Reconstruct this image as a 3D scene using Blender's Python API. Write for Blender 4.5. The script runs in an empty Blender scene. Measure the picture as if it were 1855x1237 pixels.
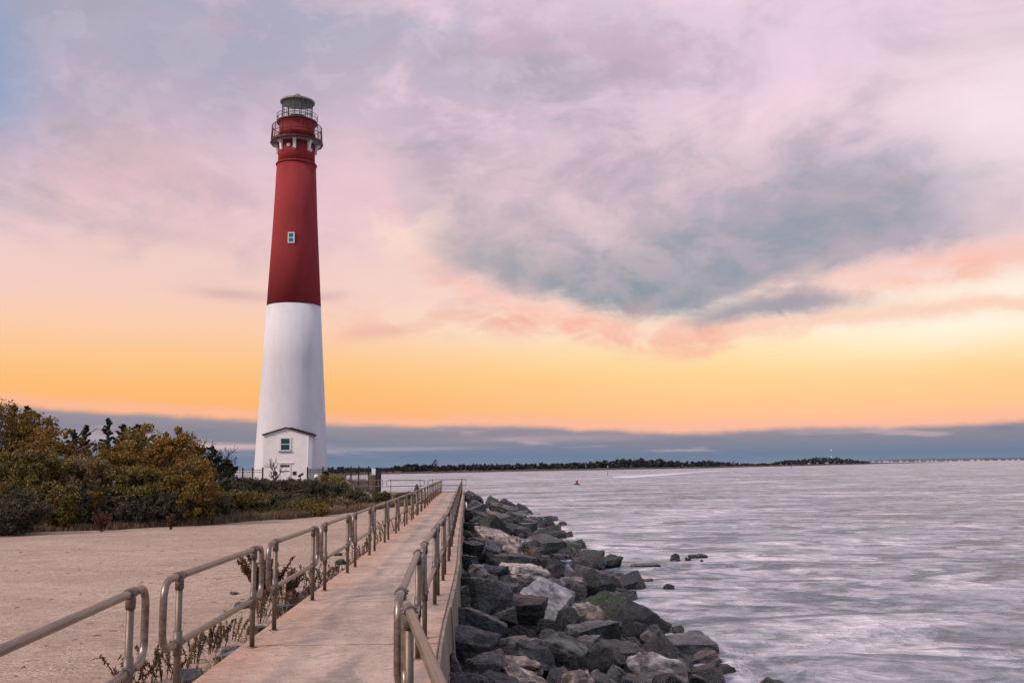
import bpy, bmesh, math, random
import numpy as np
from mathutils import Vector, Matrix, noise as mn
PI = math.pi
random.seed(7); rng = np.random.default_rng(7)
scn = bpy.context.scene
COL = scn.collection

# ------------------------------------------------------------------ camera
CAMZ = 1.92; FPX = 1700.0; ROLL = 0.013; PITCH = math.atan((844 - 618.5) / FPX)
Fv = Vector((0, math.cos(PITCH), math.sin(PITCH))); R0 = Vector((1, 0, 0)); U0 = Vector((0, -math.sin(PITCH), math.cos(PITCH)))
Uv = U0 * math.cos(ROLL) + R0 * math.sin(ROLL); Rv = R0 * math.cos(ROLL) - U0 * math.sin(ROLL)
def ray(x, y): return Fv + Rv * ((x - 927.5) / FPX) - Uv * ((y - 618.5) / FPX)
def on_z(x, y, z, s=0.0):
    d = ray(x, y); t = (z - CAMZ) / (d.z - s * d.y); return Vector((d.x * t, d.y * t, CAMZ + d.z * t))
def at_y(x, y, Y):
    d = ray(x, y); t = Y / d.y; return Vector((d.x * t, Y, CAMZ + d.z * t))
def px_per_m(P): return FPX / (Vector(P) - Vector((0, 0, CAMZ))).dot(Fv)
def azel(x, y):
    d = ray(x, y).normalized(); return math.atan2(d.x, d.y), math.asin(d.z)

cam = bpy.data.cameras.new('camera'); co = bpy.data.objects.new('camera', cam); COL.objects.link(co)
cam.sensor_width = 36; cam.lens = 36 * FPX / 1855; cam.clip_start = 0.05; cam.clip_end = 30000
M = Matrix((( Rv.x, Uv.x, -Fv.x, 0), (Rv.y, Uv.y, -Fv.y, 0), (Rv.z, Uv.z, -Fv.z, CAMZ), (0, 0, 0, 1)))
co.matrix_world = M; scn.camera = co

# ------------------------------------------------------------------ colour helpers
def s2l(c): 
    c = c / 255.0
    return c / 12.92 if c <= 0.04045 else ((c + 0.055) / 1.055) ** 2.4
def rgb(r, g, b): return (s2l(r), s2l(g), s2l(b), 1.0)

# ------------------------------------------------------------------ node helper
class G:
    def __init__(s, tree): s.t = tree; s.n = tree.nodes; s.l = tree.links
    def new(s, typ, **kw):
        n = s.n.new(typ)
        for k, v in kw.items(): setattr(n, k, v)
        return n
    def put(s, sock, v):
        if isinstance(v, bpy.types.NodeSocket): s.l.new(v, sock)
        elif v is not None: sock.default_value = v
    def m(s, op, a, b=None, c=None, clamp=False):
        n = s.new('ShaderNodeMath', operation=op, use_clamp=clamp)
        s.put(n.inputs[0], a); s.put(n.inputs[1], b)
        if c is not None: s.put(n.inputs[2], c)
        return n.outputs[0]
    def add(s, a, b): return s.m('ADD', a, b)
    def sub(s, a, b): return s.m('SUBTRACT', a, b)
    def mul(s, a, b): return s.m('MULTIPLY', a, b)
    def smooth(s, v, lo, hi, a=0.0, b=1.0):
        n = s.new('ShaderNodeMapRange', interpolation_type='SMOOTHSTEP')
        s.put(n.inputs[0], v); s.put(n.inputs[1], lo); s.put(n.inputs[2], hi); s.put(n.inputs[3], a); s.put(n.inputs[4], b)
        return n.outputs[0]
    def lin(s, v, lo, hi, a=0.0, b=1.0):
        n = s.new('ShaderNodeMapRange'); s.put(n.inputs[0], v); s.put(n.inputs[1], lo); s.put(n.inputs[2], hi); s.put(n.inputs[3], a); s.put(n.inputs[4], b)
        return n.outputs[0]
    def mix(s, f, a, b, mode='MIX'):
        n = s.new('ShaderNodeMix', data_type='RGBA', blend_type=mode); n.clamp_factor = True
        s.put(n.inputs[0], f); s.put(n.inputs[6], a); s.put(n.inputs[7], b); return n.outputs[2]
    def ramp(s, f, stops, interp='LINEAR'):
        n = s.new('ShaderNodeValToRGB'); e = n.color_ramp; e.interpolation = interp
        while len(e.elements) < len(stops): e.elements.new(0.5)
        for k, (p, c) in enumerate(sorted(stops, key=lambda q: q[0])): e.elements[k].position = p; e.elements[k].color = c
        s.put(n.inputs[0], f); return n.outputs[0]
    def curve(s, f, pts):
        n = s.new('ShaderNodeFloatCurve'); c = n.mapping.curves[0]
        pts = sorted(pts)
        c.points[0].location = pts[0]; c.points[1].location = pts[-1]
        for p in pts[1:-1]: c.points.new(*p)
        n.mapping.update(); s.put(n.inputs[1], f); return n.outputs[0]
    def xyz(s, x, y, z):
        n = s.new('ShaderNodeCombineXYZ'); s.put(n.inputs[0], x); s.put(n.inputs[1], y); s.put(n.inputs[2], z); return n.outputs[0]
    def sep(s, v):
        n = s.new('ShaderNodeSeparateXYZ'); s.put(n.inputs[0], v); return n.outputs
    def noise(s, vec, scale, detail=4, rough=0.55, dist=0.0):
        n = s.new('ShaderNodeTexNoise'); s.put(n.inputs['Vector'], vec)
        n.inputs['Scale'].default_value = scale; n.inputs['Detail'].default_value = detail
        n.inputs['Roughness'].default_value = rough; n.inputs['Distortion'].default_value = dist
        return n.outputs[0]
    def mapping(s, vec, scale=(1, 1, 1), rot=(0, 0, 0), loc=(0, 0, 0)):
        n = s.new('ShaderNodeMapping'); s.put(n.inputs[0], vec); n.inputs['Scale'].default_value = scale; n.inputs['Rotation'].default_value = rot; n.inputs['Location'].default_value = loc
        return n.outputs[0]

# ------------------------------------------------------------------ materials
def material(name):
    m = bpy.data.materials.new(name); m.use_nodes = True
    g = G(m.node_tree); b = g.n['Principled BSDF']
    return m, g, b
def bump(g, b, h, strength=0.3, dist=0.02):
    n = g.new('ShaderNodeBump'); n.inputs['Strength'].default_value = strength; n.inputs['Distance'].default_value = dist
    g.put(n.inputs['Height'], h); g.l.new(n.outputs[0], b.inputs['Normal']); return n
def pos(g): return g.new('ShaderNodeNewGeometry').outputs['Position']
def objc(g): return g.new('ShaderNodeTexCoord').outputs['Object']
def orand(g): return g.new('ShaderNodeObjectInfo').outputs['Random']
def plain(name, c, rough=0.6, metal=0.0, var=0.25, scale=6.0, bumps=0.15, detail=5, spec=0.4):
    m, g, b = material(name)
    n = g.noise(objc(g), scale, detail, 0.6)
    lo = tuple(x * (1 - var) for x in c[:3]) + (1,); hi = tuple(min(1, x * (1 + var)) for x in c[:3]) + (1,)
    g.put(b.inputs['Base Color'], g.ramp(n, [(0.3, lo), (0.7, hi)]))
    b.inputs['Roughness'].default_value = rough; b.inputs['Metallic'].default_value = metal
    b.inputs['Specular IOR Level'].default_value = spec
    if bumps: bump(g, b, g.noise(objc(g), scale * 4, 4, 0.6), bumps, 0.01)
    return m

MAT = {}
def build_materials():
    # --- sand and fine shell gravel
    m, g, b = material('sand'); p = pos(g)
    big = g.noise(p, 0.12, 5, 0.6); mid = g.noise(p, 1.6, 5, 0.65); fine = g.noise(p, 22, 3, 0.7); fine2 = g.noise(p, 70, 2, 0.6)
    c = g.ramp(g.add(g.mul(mid, 0.55), g.mul(big, 0.45)), [(0.40, (.335, .245, .19, 1)), (0.50, (.43, .325, .255, 1)), (0.60, (.505, .395, .315, 1))])
    fm = g.noise(p, 6.5, 4, .7); c = g.mix(g.mul(g.smooth(fm, .50, .62), .6), c, (.25, .175, .14, 1)); c = g.mix(g.mul(g.smooth(fm, .48, .36), .5), c, (.62, .475, .40, 1)); c = g.mix(g.mul(g.smooth(fine, .52, .62), .85), c, (.20, .14, .11, 1)); c = g.mix(g.mul(g.smooth(fine, .47, .38), .6), c, (.64, .50, .405, 1))
    c = g.mix(g.mul(g.smooth(fine2, .53, .62), .7), c, (.18, .125, .10, 1)); c = g.mix(g.mul(g.smooth(fine2, .46, .38), .35), c, (.70, .56, .46, 1))
    dmp = g.noise(g.mapping(p, (.5, 1, 1)), .35, 5, .6, .8); c = g.mix(g.mul(g.smooth(dmp, .50, .60), .38), c, (.30, .215, .165, 1))
    g.put(b.inputs['Base Color'], c); b.inputs['Roughness'].default_value = .95; b.inputs['Specular IOR Level'].default_value = .15
    bump(g, b, g.add(g.add(g.mul(fine, .5), g.mul(fine2, .2)), g.mul(mid, 1.0)), .5, .05); MAT['sand'] = m
    # --- litter strip under shrubs
    m, g, b = material('leaf_litter'); p = pos(g)
    n = g.noise(p, 1.3, 6, .7); n2 = g.noise(p, 14, 4, .7)
    c = g.ramp(n, [(.3, (.10, .065, .045, 1)), (.55, (.20, .13, .095, 1)), (.72, (.30, .20, .15, 1))]); c = g.mix(g.smooth(n2, .5, .7), c, (.06, .04, .028, 1))
    g.put(b.inputs['Base Color'], c); b.inputs['Roughness'].default_value = .95; bump(g, b, n2, .6, .06); MAT['litter'] = m
    # --- concrete deck
    m, g, b = material('deck_concrete'); p = pos(g); xyz = g.sep(p)
    n = g.noise(p, .55, 6, .6); n2 = g.noise(p, 9, 5, .65); n3 = g.noise(p, 60, 2, .6)
    c = g.ramp(n, [(.42, (.37, .285, .23, 1)), (.5, (.465, .355, .29, 1)), (.6, (.55, .43, .355, 1))])
    # rust bleeding along the post lines: distance from either edge line
    dl = g.sub(xyz[0], g.add(g.add(g.mul(xyz[1], -.034), g.mul(g.mul(xyz[1], xyz[1]), -.00014)), -2.70))
    warp = g.noise(g.mapping(p, (1, .35, 1)), 1.6, 5, .65)
    rust = g.smooth(g.add(dl, g.mul(g.sub(warp, .5), 1.1)), .85, .0)
    c = g.mix(g.mul(rust, .62), c, (.50, .27, .16, 1))
    dr = g.sub(g.add(g.mul(xyz[1], -.0487), -.37), xyz[0])
    rust2 = g.smooth(g.add(dr, g.mul(g.sub(warp, .5), .7)), .42, .0)
    c = g.mix(g.mul(rust2, .45), c, (.42, .23, .15, 1))
    stain = g.noise(g.mapping(p, (1.2, .45, 1)), .9, 4, .6, .6)
    c = g.mix(g.mul(g.smooth(stain, .51, .60), .7), c, (.26, .215, .185, 1))
    c = g.mix(g.mul(g.smooth(n2, .52, .62), .4), c, (.56, .45, .38, 1)); c = g.mix(g.mul(g.smooth(n2, .47, .38), .4), c, (.27, .20, .165, 1)); c = g.mix(g.mul(g.smooth(n3, .56, .64), .6), c, (.17, .125, .10, 1))
    ck = g.noise(g.mapping(p, (.35, 1.0, 1)), .8, 6, .6, 1.0); c = g.mix(g.mul(g.smooth(g.m('ABSOLUTE', g.sub(ck, .5)), .004, .001), .5), c, (.13, .10, .085, 1))
    g.put(b.inputs['Base Color'], c); b.inputs['Roughness'].default_value = .85; b.inputs['Specular IOR Level'].default_value = .3
    bump(g, b, g.add(n2, g.mul(n3, .4)), .35, .012); MAT['deck'] = m
    m, g, b = material('wall_concrete'); p = pos(g)
    n = g.noise(g.mapping(p, (1, 1, .5)), 1.6, 6, .65); n2 = g.noise(p, 14, 4, .65)
    c = g.ramp(n, [(.3, (.13, .115, .09, 1)), (.55, (.28, .225, .175, 1)), (.72, (.38, .31, .245, 1))]); c = g.mix(g.mul(g.smooth(n2, .55, .7), .5), c, (.10, .095, .07, 1))
    g.put(b.inputs['Base Color'], c); b.inputs['Roughness'].default_value = .9; bump(g, b, n2, .4, .02); MAT['wallc'] = m
    # --- rails
    m, g, b = material('weathered_aluminium'); p = objc(g)
    n = g.noise(g.mapping(p, (1, 6, 6)), 3.5, 5, .6); n2 = g.noise(p, 30, 3, .6)
    c = g.ramp(n, [(.3, (.15, .118, .095, 1)), (.55, (.26, .205, .17, 1)), (.75, (.38, .31, .265, 1))]); c = g.mix(g.mul(g.smooth(n2, .58, .7), .5), c, (.16, .115, .085, 1))
    g.put(b.inputs['Base Color'], c); b.inputs['Metallic'].default_value = .75
    g.put(b.inputs['Roughness'], g.lin(n, .3, .7, .28, .48)); bump(g, b, n2, .08, .004); MAT['rail'] = m
    m, g, b = material('post_metal'); p = objc(g)
    n = g.noise(g.mapping(p, (6, 6, 1)), 2.5, 5, .6); n2 = g.noise(p, 26, 3, .6)
    c = g.ramp(n, [(.3, (.115, .09, .066, 1)), (.55, (.20, .155, .12, 1)), (.75, (.28, .22, .18, 1))]); c = g.mix(g.mul(g.smooth(n2, .56, .7), .5), c, (.10, .066, .045, 1))
    z = g.sep(p)[2]; c = g.mix(g.mul(g.smooth(g.add(z, g.mul(n2, .1)), .16, .06), .7), c, (.23, .105, .05, 1))
    g.put(b.inputs['Base Color'], c); b.inputs['Metallic'].default_value = .6; b.inputs['Roughness'].default_value = .5; bump(g, b, n2, .1, .004); MAT['post'] = m
    MAT['clamp'] = plain('clamp_metal', (.17, .135, .12, 1), .5, .6, .3, 14, .1)
    # --- rocks
    def rock(name, dark, mid, lite, rough=.62, fleck=(.30, .29, .29, 1), fl=.34, moss=None, spec=.5):
        m, g, b = material(name); p = objc(g); r = orand(g)
        off = g.new('ShaderNodeVectorMath', operation='ADD'); g.put(off.inputs[0], p); g.put(off.inputs[1], g.xyz(g.mul(r, 37.), g.mul(r, 61.), g.mul(r, 17.)))
        q = off.outputs[0]
        qr = g.mapping(q, (1, 1, 3.2), (.5, .35, .2))
        lay = g.noise(qr, 2.4, 7, .66, .9); fine = g.noise(q, 16, 5, .7); med = g.noise(q, 3.6, 5, .6)
        c = g.ramp(g.add(g.mul(lay, .7), g.mul(med, .3)), [(.41, dark), (.50, mid), (.59, lite)])
        c = g.mix(g.mul(g.smooth(fine, .53, .66), fl), c, fleck)
        c = g.mix(g.mul(g.smooth(fine, .45, .3), .6), c, dark)
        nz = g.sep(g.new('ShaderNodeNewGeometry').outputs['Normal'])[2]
        c = g.mix(g.mul(g.smooth(g.add(nz, g.mul(g.sub(med, .5), 1.6)), .45, 1.1), .25), c, lite)     # upper faces painted lighter, as if catching light from above
        bright = g.lin(r, 0, 1, .4, 2.1); hs = g.new('ShaderNodeHueSaturation'); g.put(hs.inputs['Color'], c); g.put(hs.inputs['Value'], bright); c = hs.outputs[0]
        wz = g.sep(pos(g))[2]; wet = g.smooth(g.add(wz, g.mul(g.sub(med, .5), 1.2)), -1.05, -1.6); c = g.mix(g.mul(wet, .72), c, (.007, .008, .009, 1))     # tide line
        if moss: c = g.mix(g.mul(g.smooth(g.add(med, g.mul(nz, .15)), .5, .66), .8), c, moss)
        g.put(b.inputs['Base Color'], c); g.put(b.inputs['Roughness'], g.sub(g.lin(fine, .3, .7, rough - .12, rough + .15), g.mul(wet, .14))); b.inputs['Specular IOR Level'].default_value = spec
        bump(g, b, g.add(g.mul(lay, 1.0), g.mul(fine, .45)), 1.0, .09); MAT[name] = m
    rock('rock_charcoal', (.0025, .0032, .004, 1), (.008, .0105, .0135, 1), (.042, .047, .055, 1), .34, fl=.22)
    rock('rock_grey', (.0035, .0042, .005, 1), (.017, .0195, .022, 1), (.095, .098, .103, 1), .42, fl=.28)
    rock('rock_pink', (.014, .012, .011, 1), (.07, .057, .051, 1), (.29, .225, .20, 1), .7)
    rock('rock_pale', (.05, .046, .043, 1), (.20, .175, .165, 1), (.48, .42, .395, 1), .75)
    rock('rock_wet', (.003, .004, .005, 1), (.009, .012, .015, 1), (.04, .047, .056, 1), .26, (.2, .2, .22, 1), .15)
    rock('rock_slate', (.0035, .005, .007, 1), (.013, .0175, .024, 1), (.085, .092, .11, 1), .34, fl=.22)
    rock('rock_skylit', (.09, .09, .10, 1), (.25, .24, .265, 1), (.48, .455, .48, 1), .4, fl=.3)  # slate brightened to lilac, painting in sky light on its facets
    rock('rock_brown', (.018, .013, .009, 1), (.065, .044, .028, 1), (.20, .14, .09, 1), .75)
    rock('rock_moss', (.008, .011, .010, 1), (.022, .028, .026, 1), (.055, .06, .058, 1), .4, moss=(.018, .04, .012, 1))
    # --- lighthouse paints
    def stucco(name, c, stain, sc=1.0):
        m, g, b = material(name); p = pos(g)
        n = g.noise(g.mapping(p, (1, 1, .25)), .5, 6, .6); n2 = g.noise(p, 7, 4, .6)
        cc = g.mix(g.mul(g.smooth(n, .48, .62), .6), c, stain); st = g.noise(g.mapping(p, (2.2, 2.2, .09)), .9, 5, .65); cc = g.mix(g.mul(g.smooth(st, .53, .66), .3), cc, stain); pt = g.noise(p, .9, 3, .5, .8); cc = g.mix(g.mul(g.smooth(pt, .56, .58), .22), cc, stain); cc = g.mix(g.mul(g.smooth(n2, .52, .75), .22), cc, stain)
        brick = g.new('ShaderNodeTexBrick'); 
        at = g.m('ARCTAN2', g.sub(g.sep(p)[0], TW.x), g.sub(g.sep(p)[1], TW.y))
        g.put(brick.inputs['Vector'], g.xyz(g.mul(at, 3.6), g.sep(p)[2], 0.0)); brick.inputs['Scale'].default_value = 3.2; brick.inputs['Mortar Size'].default_value = .03
        g.put(b.inputs['Base Color'], cc); b.inputs['Roughness'].default_value = .9; b.inputs['Specular IOR Level'].default_value = .12
        bump(g, b, g.add(g.mul(brick.outputs['Fac'], -.7), g.mul(n2, .6)), .6, .03); MAT[name] = m
    stucco('white_paint', (.73, .715, .735, 1), (.63, .62, .645, 1)); stucco('red_paint', (.33, .046, .050, 1), (.265, .039, .043, 1))
    MAT['annex_white'] = plain('annex_white', (.88, .83, .81, 1), .75, 0, .06, 1.2, .15)
    MAT['trim_white'] = plain('trim_white', (.74, .72, .70, 1), .6, 0, .08, 4, .1)
    MAT['bar_metal'] = plain('bar_metal', (.10, .105, .095, 1), .5, .3, .3, 3, .1)
    MAT['house_white'] = plain('house_white', (.50, .48, .49, 1), .7, 0, .2, .1, 0)
    MAT['roof_dark'] = plain('roof_dark', (.018, .011, .011, 1), .7, 0, .35, 5, .3)
    MAT['iron_black'] = plain('iron_black', (.014, .014, .016, 1), .5, .3, .3, 8, .1)
    MAT['iron_red'] = plain('iron_red', (.10, .018, .017, 1), .5, .2, .3, 8, .1)
    MAT['roof_metal'] = plain('roof_metal', (.30, .275, .25, 1), .5, .4, .3, 3, .15)
    MAT['brass_grey'] = plain('lens_grey', (.30, .32, .30, 1), .35, .2, .25, 3, .1)
    MAT['dark_brick'] = plain('dark_brick', (.022, .019, .02, 1), .85, 0, .4, 7, .4)
    MAT['brown_wood'] = plain('brown_wood', (.15, .105, .075, 1), .8, 0, .35, 9, .3)
    MAT['grey_plaster'] = plain('grey_plaster', (.27, .27, .30, 1), .8, 0, .15, 2, .2)
    MAT['plaque'] = plain('plaque_bronze', (.055, .025, .025, 1), .5, .4, .25, 9, .1)
    MAT['dark_grey'] = plain('dark_grey', (.03, .03, .032, 1), .6, 0, .3, 9, .1)
    m, g, b = material('dark_glass'); b.inputs['Base Color'].default_value = (.012, .045, .055, 1); b.inputs['Roughness'].default_value = .12; b.inputs['Specular IOR Level'].default_value = .7
    bump(g, b, g.noise(objc(g), 3, 2), .05, .02); MAT['dark_glass'] = m
    m, g, b = material('teal_glass'); b.inputs['Base Color'].default_value = (.01, .20, .31, 1); b.inputs['Roughness'].default_value = .2
    bump(g, b, g.noise(objc(g), 3, 2), .05, .02); MAT['teal_glass'] = m
    m, g, b = material('lantern_glass'); b.inputs['Base Color'].default_value = (.88, .92, .90, 1); b.inputs['Roughness'].default_value = .05; b.inputs['Transmission Weight'].default_value = .95; b.inputs['IOR'].default_value = 1.05
    b.inputs['Specular IOR Level'].default_value = .6; MAT['lantern_glass'] = m
    # --- foliage (bright / dark leaves vary by clump through the island random)
    def leaf(name, stops, trans=.25):
        m, g, b = material(name); geo = g.new('ShaderNodeNewGeometry'); r = geo.outputs['Random Per Island']
        n = g.noise(geo.outputs['Position'], .9, 4, .6)
        g.put(b.inputs['Base Color'], g.ramp(g.add(g.mul(r, .42), g.mul(n, .58)), stops))
        b.inputs['Roughness'].default_value = .75; b.inputs['Specular IOR Level'].default_value = .2
        tr = g.new('ShaderNodeBsdfTranslucent'); g.l.new(b.inputs['Base Color'].links[0].from_socket, tr.inputs[0])
        mx = g.new('ShaderNodeMixShader'); mx.inputs[0].default_value = trans
        g.l.new(b.outputs[0], mx.inputs[1]); g.l.new(tr.outputs[0], mx.inputs[2]); g.l.new(mx.outputs[0], g.n['Material Output'].inputs[0]); MAT[name] = m
    leaf('leaf_gold', [(.25, (0.0942, 0.0756, 0.0271, 1)), (.45, (0.1884, 0.1260, 0.0370, 1)), (.62, (0.2762, 0.1701, 0.0419, 1)), (.82, (0.3767, 0.2394, 0.0678, 1))])
    leaf('leaf_orange', [(.25, (0.1005, 0.0668, 0.0271, 1)), (.45, (0.2134, 0.1235, 0.0345, 1)), (.62, (0.3203, 0.1701, 0.0370, 1)), (.82, (0.4270, 0.2394, 0.0678, 1))])
    leaf('leaf_olive', [(.25, (0.0918, 0.0902, 0.0347, 1)), (.45, (0.1682, 0.1385, 0.0439, 1)), (.62, (0.2370, 0.1731, 0.0520, 1)), (.82, (0.3212, 0.2258, 0.0751, 1))])
    leaf('leaf_cedar', [(0.22, (0.0204, 0.0340, 0.0221, 1)), (0.45, (0.0432, 0.0594, 0.0324, 1)), (0.65, (0.0660, 0.0792, 0.0396, 1)), (0.85, (0.1320, 0.1320, 0.0660, 1))])
    leaf('leaf_dark', [(.25, (0.0505, 0.0574, 0.0403, 1)), (.45, (0.0904, 0.0872, 0.0554, 1)), (.65, (0.1330, 0.1125, 0.0665, 1)), (.85, (0.1862, 0.1378, 0.0806, 1))])
    leaf('leaf_brown', [(.25, (0.1190, 0.0924, 0.0588, 1)), (.45, (0.2100, 0.1470, 0.0784, 1)), (.62, (0.2940, 0.1890, 0.0924, 1)), (.82, (0.3920, 0.2590, 0.1400, 1))])
    leaf('leaf_rust', [(.22, (.035, .018, .014, 1)), (.45, (.10, .045, .03, 1)), (.65, (.19, .085, .05, 1)), (.85, (.26, .14, .07, 1))])
    leaf('leaf_grass', [(.22, (.12, .08, .05, 1)), (.45, (.21, .145, .09, 1)), (.65, (.30, .21, .13, 1)), (.85, (.38, .28, .18, 1))])
    leaf('leaf_far', [(.22, (.024, .025, .028, 1)), (.45, (.042, .042, .045, 1)), (.65, (.06, .057, .056, 1)), (.85, (.08, .073, .068, 1))], .1)  # lightened and blued to paint in haze over the distance
    leaf('leaf_weed', [(.22, (0.0392, 0.0420, 0.0252, 1)), (.45, (0.0910, 0.0840, 0.0448, 1)), (.65, (0.1680, 0.1190, 0.0560, 1)), (.85, (0.2800, 0.1680, 0.0700, 1))])
    MAT['bark'] = plain('bark', (.085, .066, .054, 1), .9, 0, .4, 12, .5)
    MAT['bark_pale'] = plain('bark_pale', (.30, .26, .235, 1), .9, 0, .3, 12, .4)
    MAT['bark_dark'] = plain('bark_dark', (.05, .04, .038, 1), .9, 0, .3, 12, .4)
    MAT['far_land'] = plain('far_land', (.075, .058, .045, 1), .95, 0, .35, .05, 0)
    MAT['far_strip'] = plain('far_strip', (.10, .115, .15, 1), .95, 0, .25, .01, 0)  # bluish tint stands in for distance haze
    MAT['buoy_red'] = plain('buoy_red', (.50, .12, .11, 1), .5, 0, .15, 3, 0); MAT['buoy_green'] = plain('buoy_green', (.03, .09, .06, 1), .5, 0, .2, 3, 0)
    # --- water: dark water, white foam, and pinkish highlights painted into the pale tones
    m, g, b = material('sea_water'); p = pos(g); xyz = g.sep(p)
    d1 = g.noise(g.mapping(p, (.8, .85, 1), (0, 0, .15)), .55, 5, .56, 1.6)
    d2 = g.noise(g.mapping(p, (.5, .8, 1)), .17, 6, .62, .9)
    d3 = g.noise(g.mapping(p, (.9, 1.1, 1)), 2.0, 4, .55, 1.0)
    d4 = g.noise(g.mapping(p, (.6, .8, 1)), .035, 7, .7, .5)
    crest = g.noise(g.mapping(p, (.3, .6, 1), (0, 0, -.12)), .5, 6, .6, 2.2)
    veil = g.add(g.add(g.mul(d1, .30), g.mul(d2, .36)), g.add(g.mul(d3, .16), g.mul(d4, .18)))
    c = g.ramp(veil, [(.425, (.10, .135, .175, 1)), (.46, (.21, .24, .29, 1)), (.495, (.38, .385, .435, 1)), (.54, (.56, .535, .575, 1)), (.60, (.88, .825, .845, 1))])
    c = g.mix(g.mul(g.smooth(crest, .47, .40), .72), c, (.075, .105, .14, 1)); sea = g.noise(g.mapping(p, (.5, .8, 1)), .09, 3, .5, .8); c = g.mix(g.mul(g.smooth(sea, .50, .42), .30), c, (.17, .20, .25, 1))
    g.put(b.inputs['Base Color'], c); g.put(b.inputs['Roughness'], g.lin(veil, .4, .6, .2, .5)); b.inputs['IOR'].default_value = 1.33; b.inputs['Specular IOR Level'].default_value = .1
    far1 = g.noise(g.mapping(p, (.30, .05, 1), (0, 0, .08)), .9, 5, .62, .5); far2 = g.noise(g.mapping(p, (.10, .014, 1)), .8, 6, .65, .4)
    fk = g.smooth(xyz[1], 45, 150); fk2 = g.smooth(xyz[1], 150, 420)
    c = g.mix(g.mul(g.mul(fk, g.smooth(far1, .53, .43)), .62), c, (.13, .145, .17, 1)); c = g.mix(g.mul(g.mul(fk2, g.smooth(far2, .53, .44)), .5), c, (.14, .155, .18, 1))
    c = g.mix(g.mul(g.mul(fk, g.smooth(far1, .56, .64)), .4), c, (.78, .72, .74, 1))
    h = g.add(g.add(g.mul(d1, 1.1), g.mul(d3, .45)), g.add(g.mul(d2, 1.8), g.mul(d4, 4.0)))
    bump(g, b, h, .8, .5); MAT['water'] = m
    m, g, b = material('foam'); n = g.noise(g.mapping(pos(g), (.3, 1, 1)), 1.2, 5, .6)
    g.put(b.inputs['Base Color'], g.ramp(n, [(.3, (.52, .48, .50, 1)), (.7, (.72, .68, .70, 1))])); b.inputs['Roughness'].default_value = .6; MAT['foam'] = m
    m, g, b = material('mast_lamp'); b.inputs['Emission Color'].default_value = (1, .95, .85, 1); b.inputs['Emission Strength'].default_value = 1.6; MAT['lamp'] = m

# ------------------------------------------------------------------ mesh builder
class MB:
    def __init__(s): s.v = []; s.f = []; s.sm = []
    def quadstrip(s, rings, closed=True, smooth=True, cap=(True, True)):
        o = len(s.v); n = len(rings[0])
        for r in rings: s.v += [tuple(q) for q in r]
        for i in range(len(rings) - 1):
            for j in range(n if closed else n - 1):
                a = o + i * n + j; b = o + i * n + (j + 1) % n
                s.f.append((a, b, b + n, a + n)); s.sm.append(smooth)
        if closed and cap[0]: s.f.append(tuple(o + j for j in range(n))[::-1]); s.sm.append(False)
        if closed and cap[1]: s.f.append(tuple(o + (len(rings) - 1) * n + j for j in range(n))); s.sm.append(False)
        return s
    def tube(s, pts, r, n=10, smooth=True, closed_loop=False):
        pts = [Vector(p) for p in pts]; N = len(pts); rad = r if isinstance(r, (list, tuple)) else [r] * N
        rings = []; up = None
        for i in range(N):
            if closed_loop: t = pts[(i + 1) % N] - pts[i - 1]
            else: t = pts[min(i + 1, N - 1)] - pts[max(i - 1, 0)]
            t.normalize()
            if up is None: up = Vector((0, 0, 1)) if abs(t.z) < .9 else Vector((1, 0, 0))
            a = (up - t * up.dot(t)).normalized(); b = t.cross(a); up = a
            rings.append([pts[i] + (a * math.cos(2 * PI * k / n) + b * math.sin(2 * PI * k / n)) * rad[i] for k in range(n)])
        if closed_loop:
            rings.append(rings[0]); return s.quadstrip(rings, True, smooth, (False, False))
        return s.quadstrip(rings, True, smooth)
    def lathe(s, prof, c=(0, 0), n=48, smooth=True, cap=(True, True), a0=0.0):
        return s.quadstrip([[(c[0] + r * math.cos(2 * PI * k / n + a0), c[1] + r * math.sin(2 * PI * k / n + a0), z) for k in range(n)] for r, z in prof], True, smooth, cap)
    def box(s, x0, x1, y0, y1, z0, z1, mat=None):
        o = len(s.v); vs = [(x0, y0, z0), (x1, y0, z0), (x1, y1, z0), (x0, y1, z0), (x0, y0, z1), (x1, y0, z1), (x1, y1, z1), (x0, y1, z1)]
        s.v += [tuple(mat @ Vector(q)) if mat else q for q in vs]
        for f in ((0, 3, 2, 1), (4, 5, 6, 7), (0, 1, 5, 4), (1, 2, 6, 5), (2, 3, 7, 6), (3, 0, 4, 7)): s.f.append(tuple(o + k for k in f)); s.sm.append(False)
        return s
    def prism(s, poly, a, b, axis='y'):
        """polygon in (x,z), extruded along y from a to b (axis y), or polygon in (x,y) extruded along z"""
        o = len(s.v); n = len(poly)
        for w in (a, b): s.v += [((q[0], w, q[1]) if axis == 'y' else (q[0], q[1], w)) for q in poly]
        for j in range(n): s.f.append((o + j, o + (j + 1) % n, o + n + (j + 1) % n, o + n + j)); s.sm.append(False)
        s.f.append(tuple(o + j for j in range(n))[::-1]); s.f.append(tuple(o + n + j for j in range(n))); s.sm += [False, False]
        return s
    def build(s, name, mat, parent=None, bevel=0.0):
        me = bpy.data.meshes.new(name); me.from_pydata(s.v, [], s.f)
        me.polygons.foreach_set('use_smooth', s.sm)
        bm = bmesh.new(); bm.from_mesh(me); bmesh.ops.recalc_face_normals(bm, faces=bm.faces)
        if bevel:
            es = [e for e in bm.edges if len(e.link_faces) == 2 and e.calc_face_angle(0) > .6]
            bmesh.ops.bevel(bm, geom=es, offset=bevel, segments=2, affect='EDGES', clamp_overlap=True)
        bm.to_mesh(me); bm.free()
        me.materials.append(mat)
        return link(name, me, parent)
def link(name, me, parent=None):
    o = bpy.data.objects.new(name, me); COL.objects.link(o)
    if parent: o.parent = parent
    return o
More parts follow.
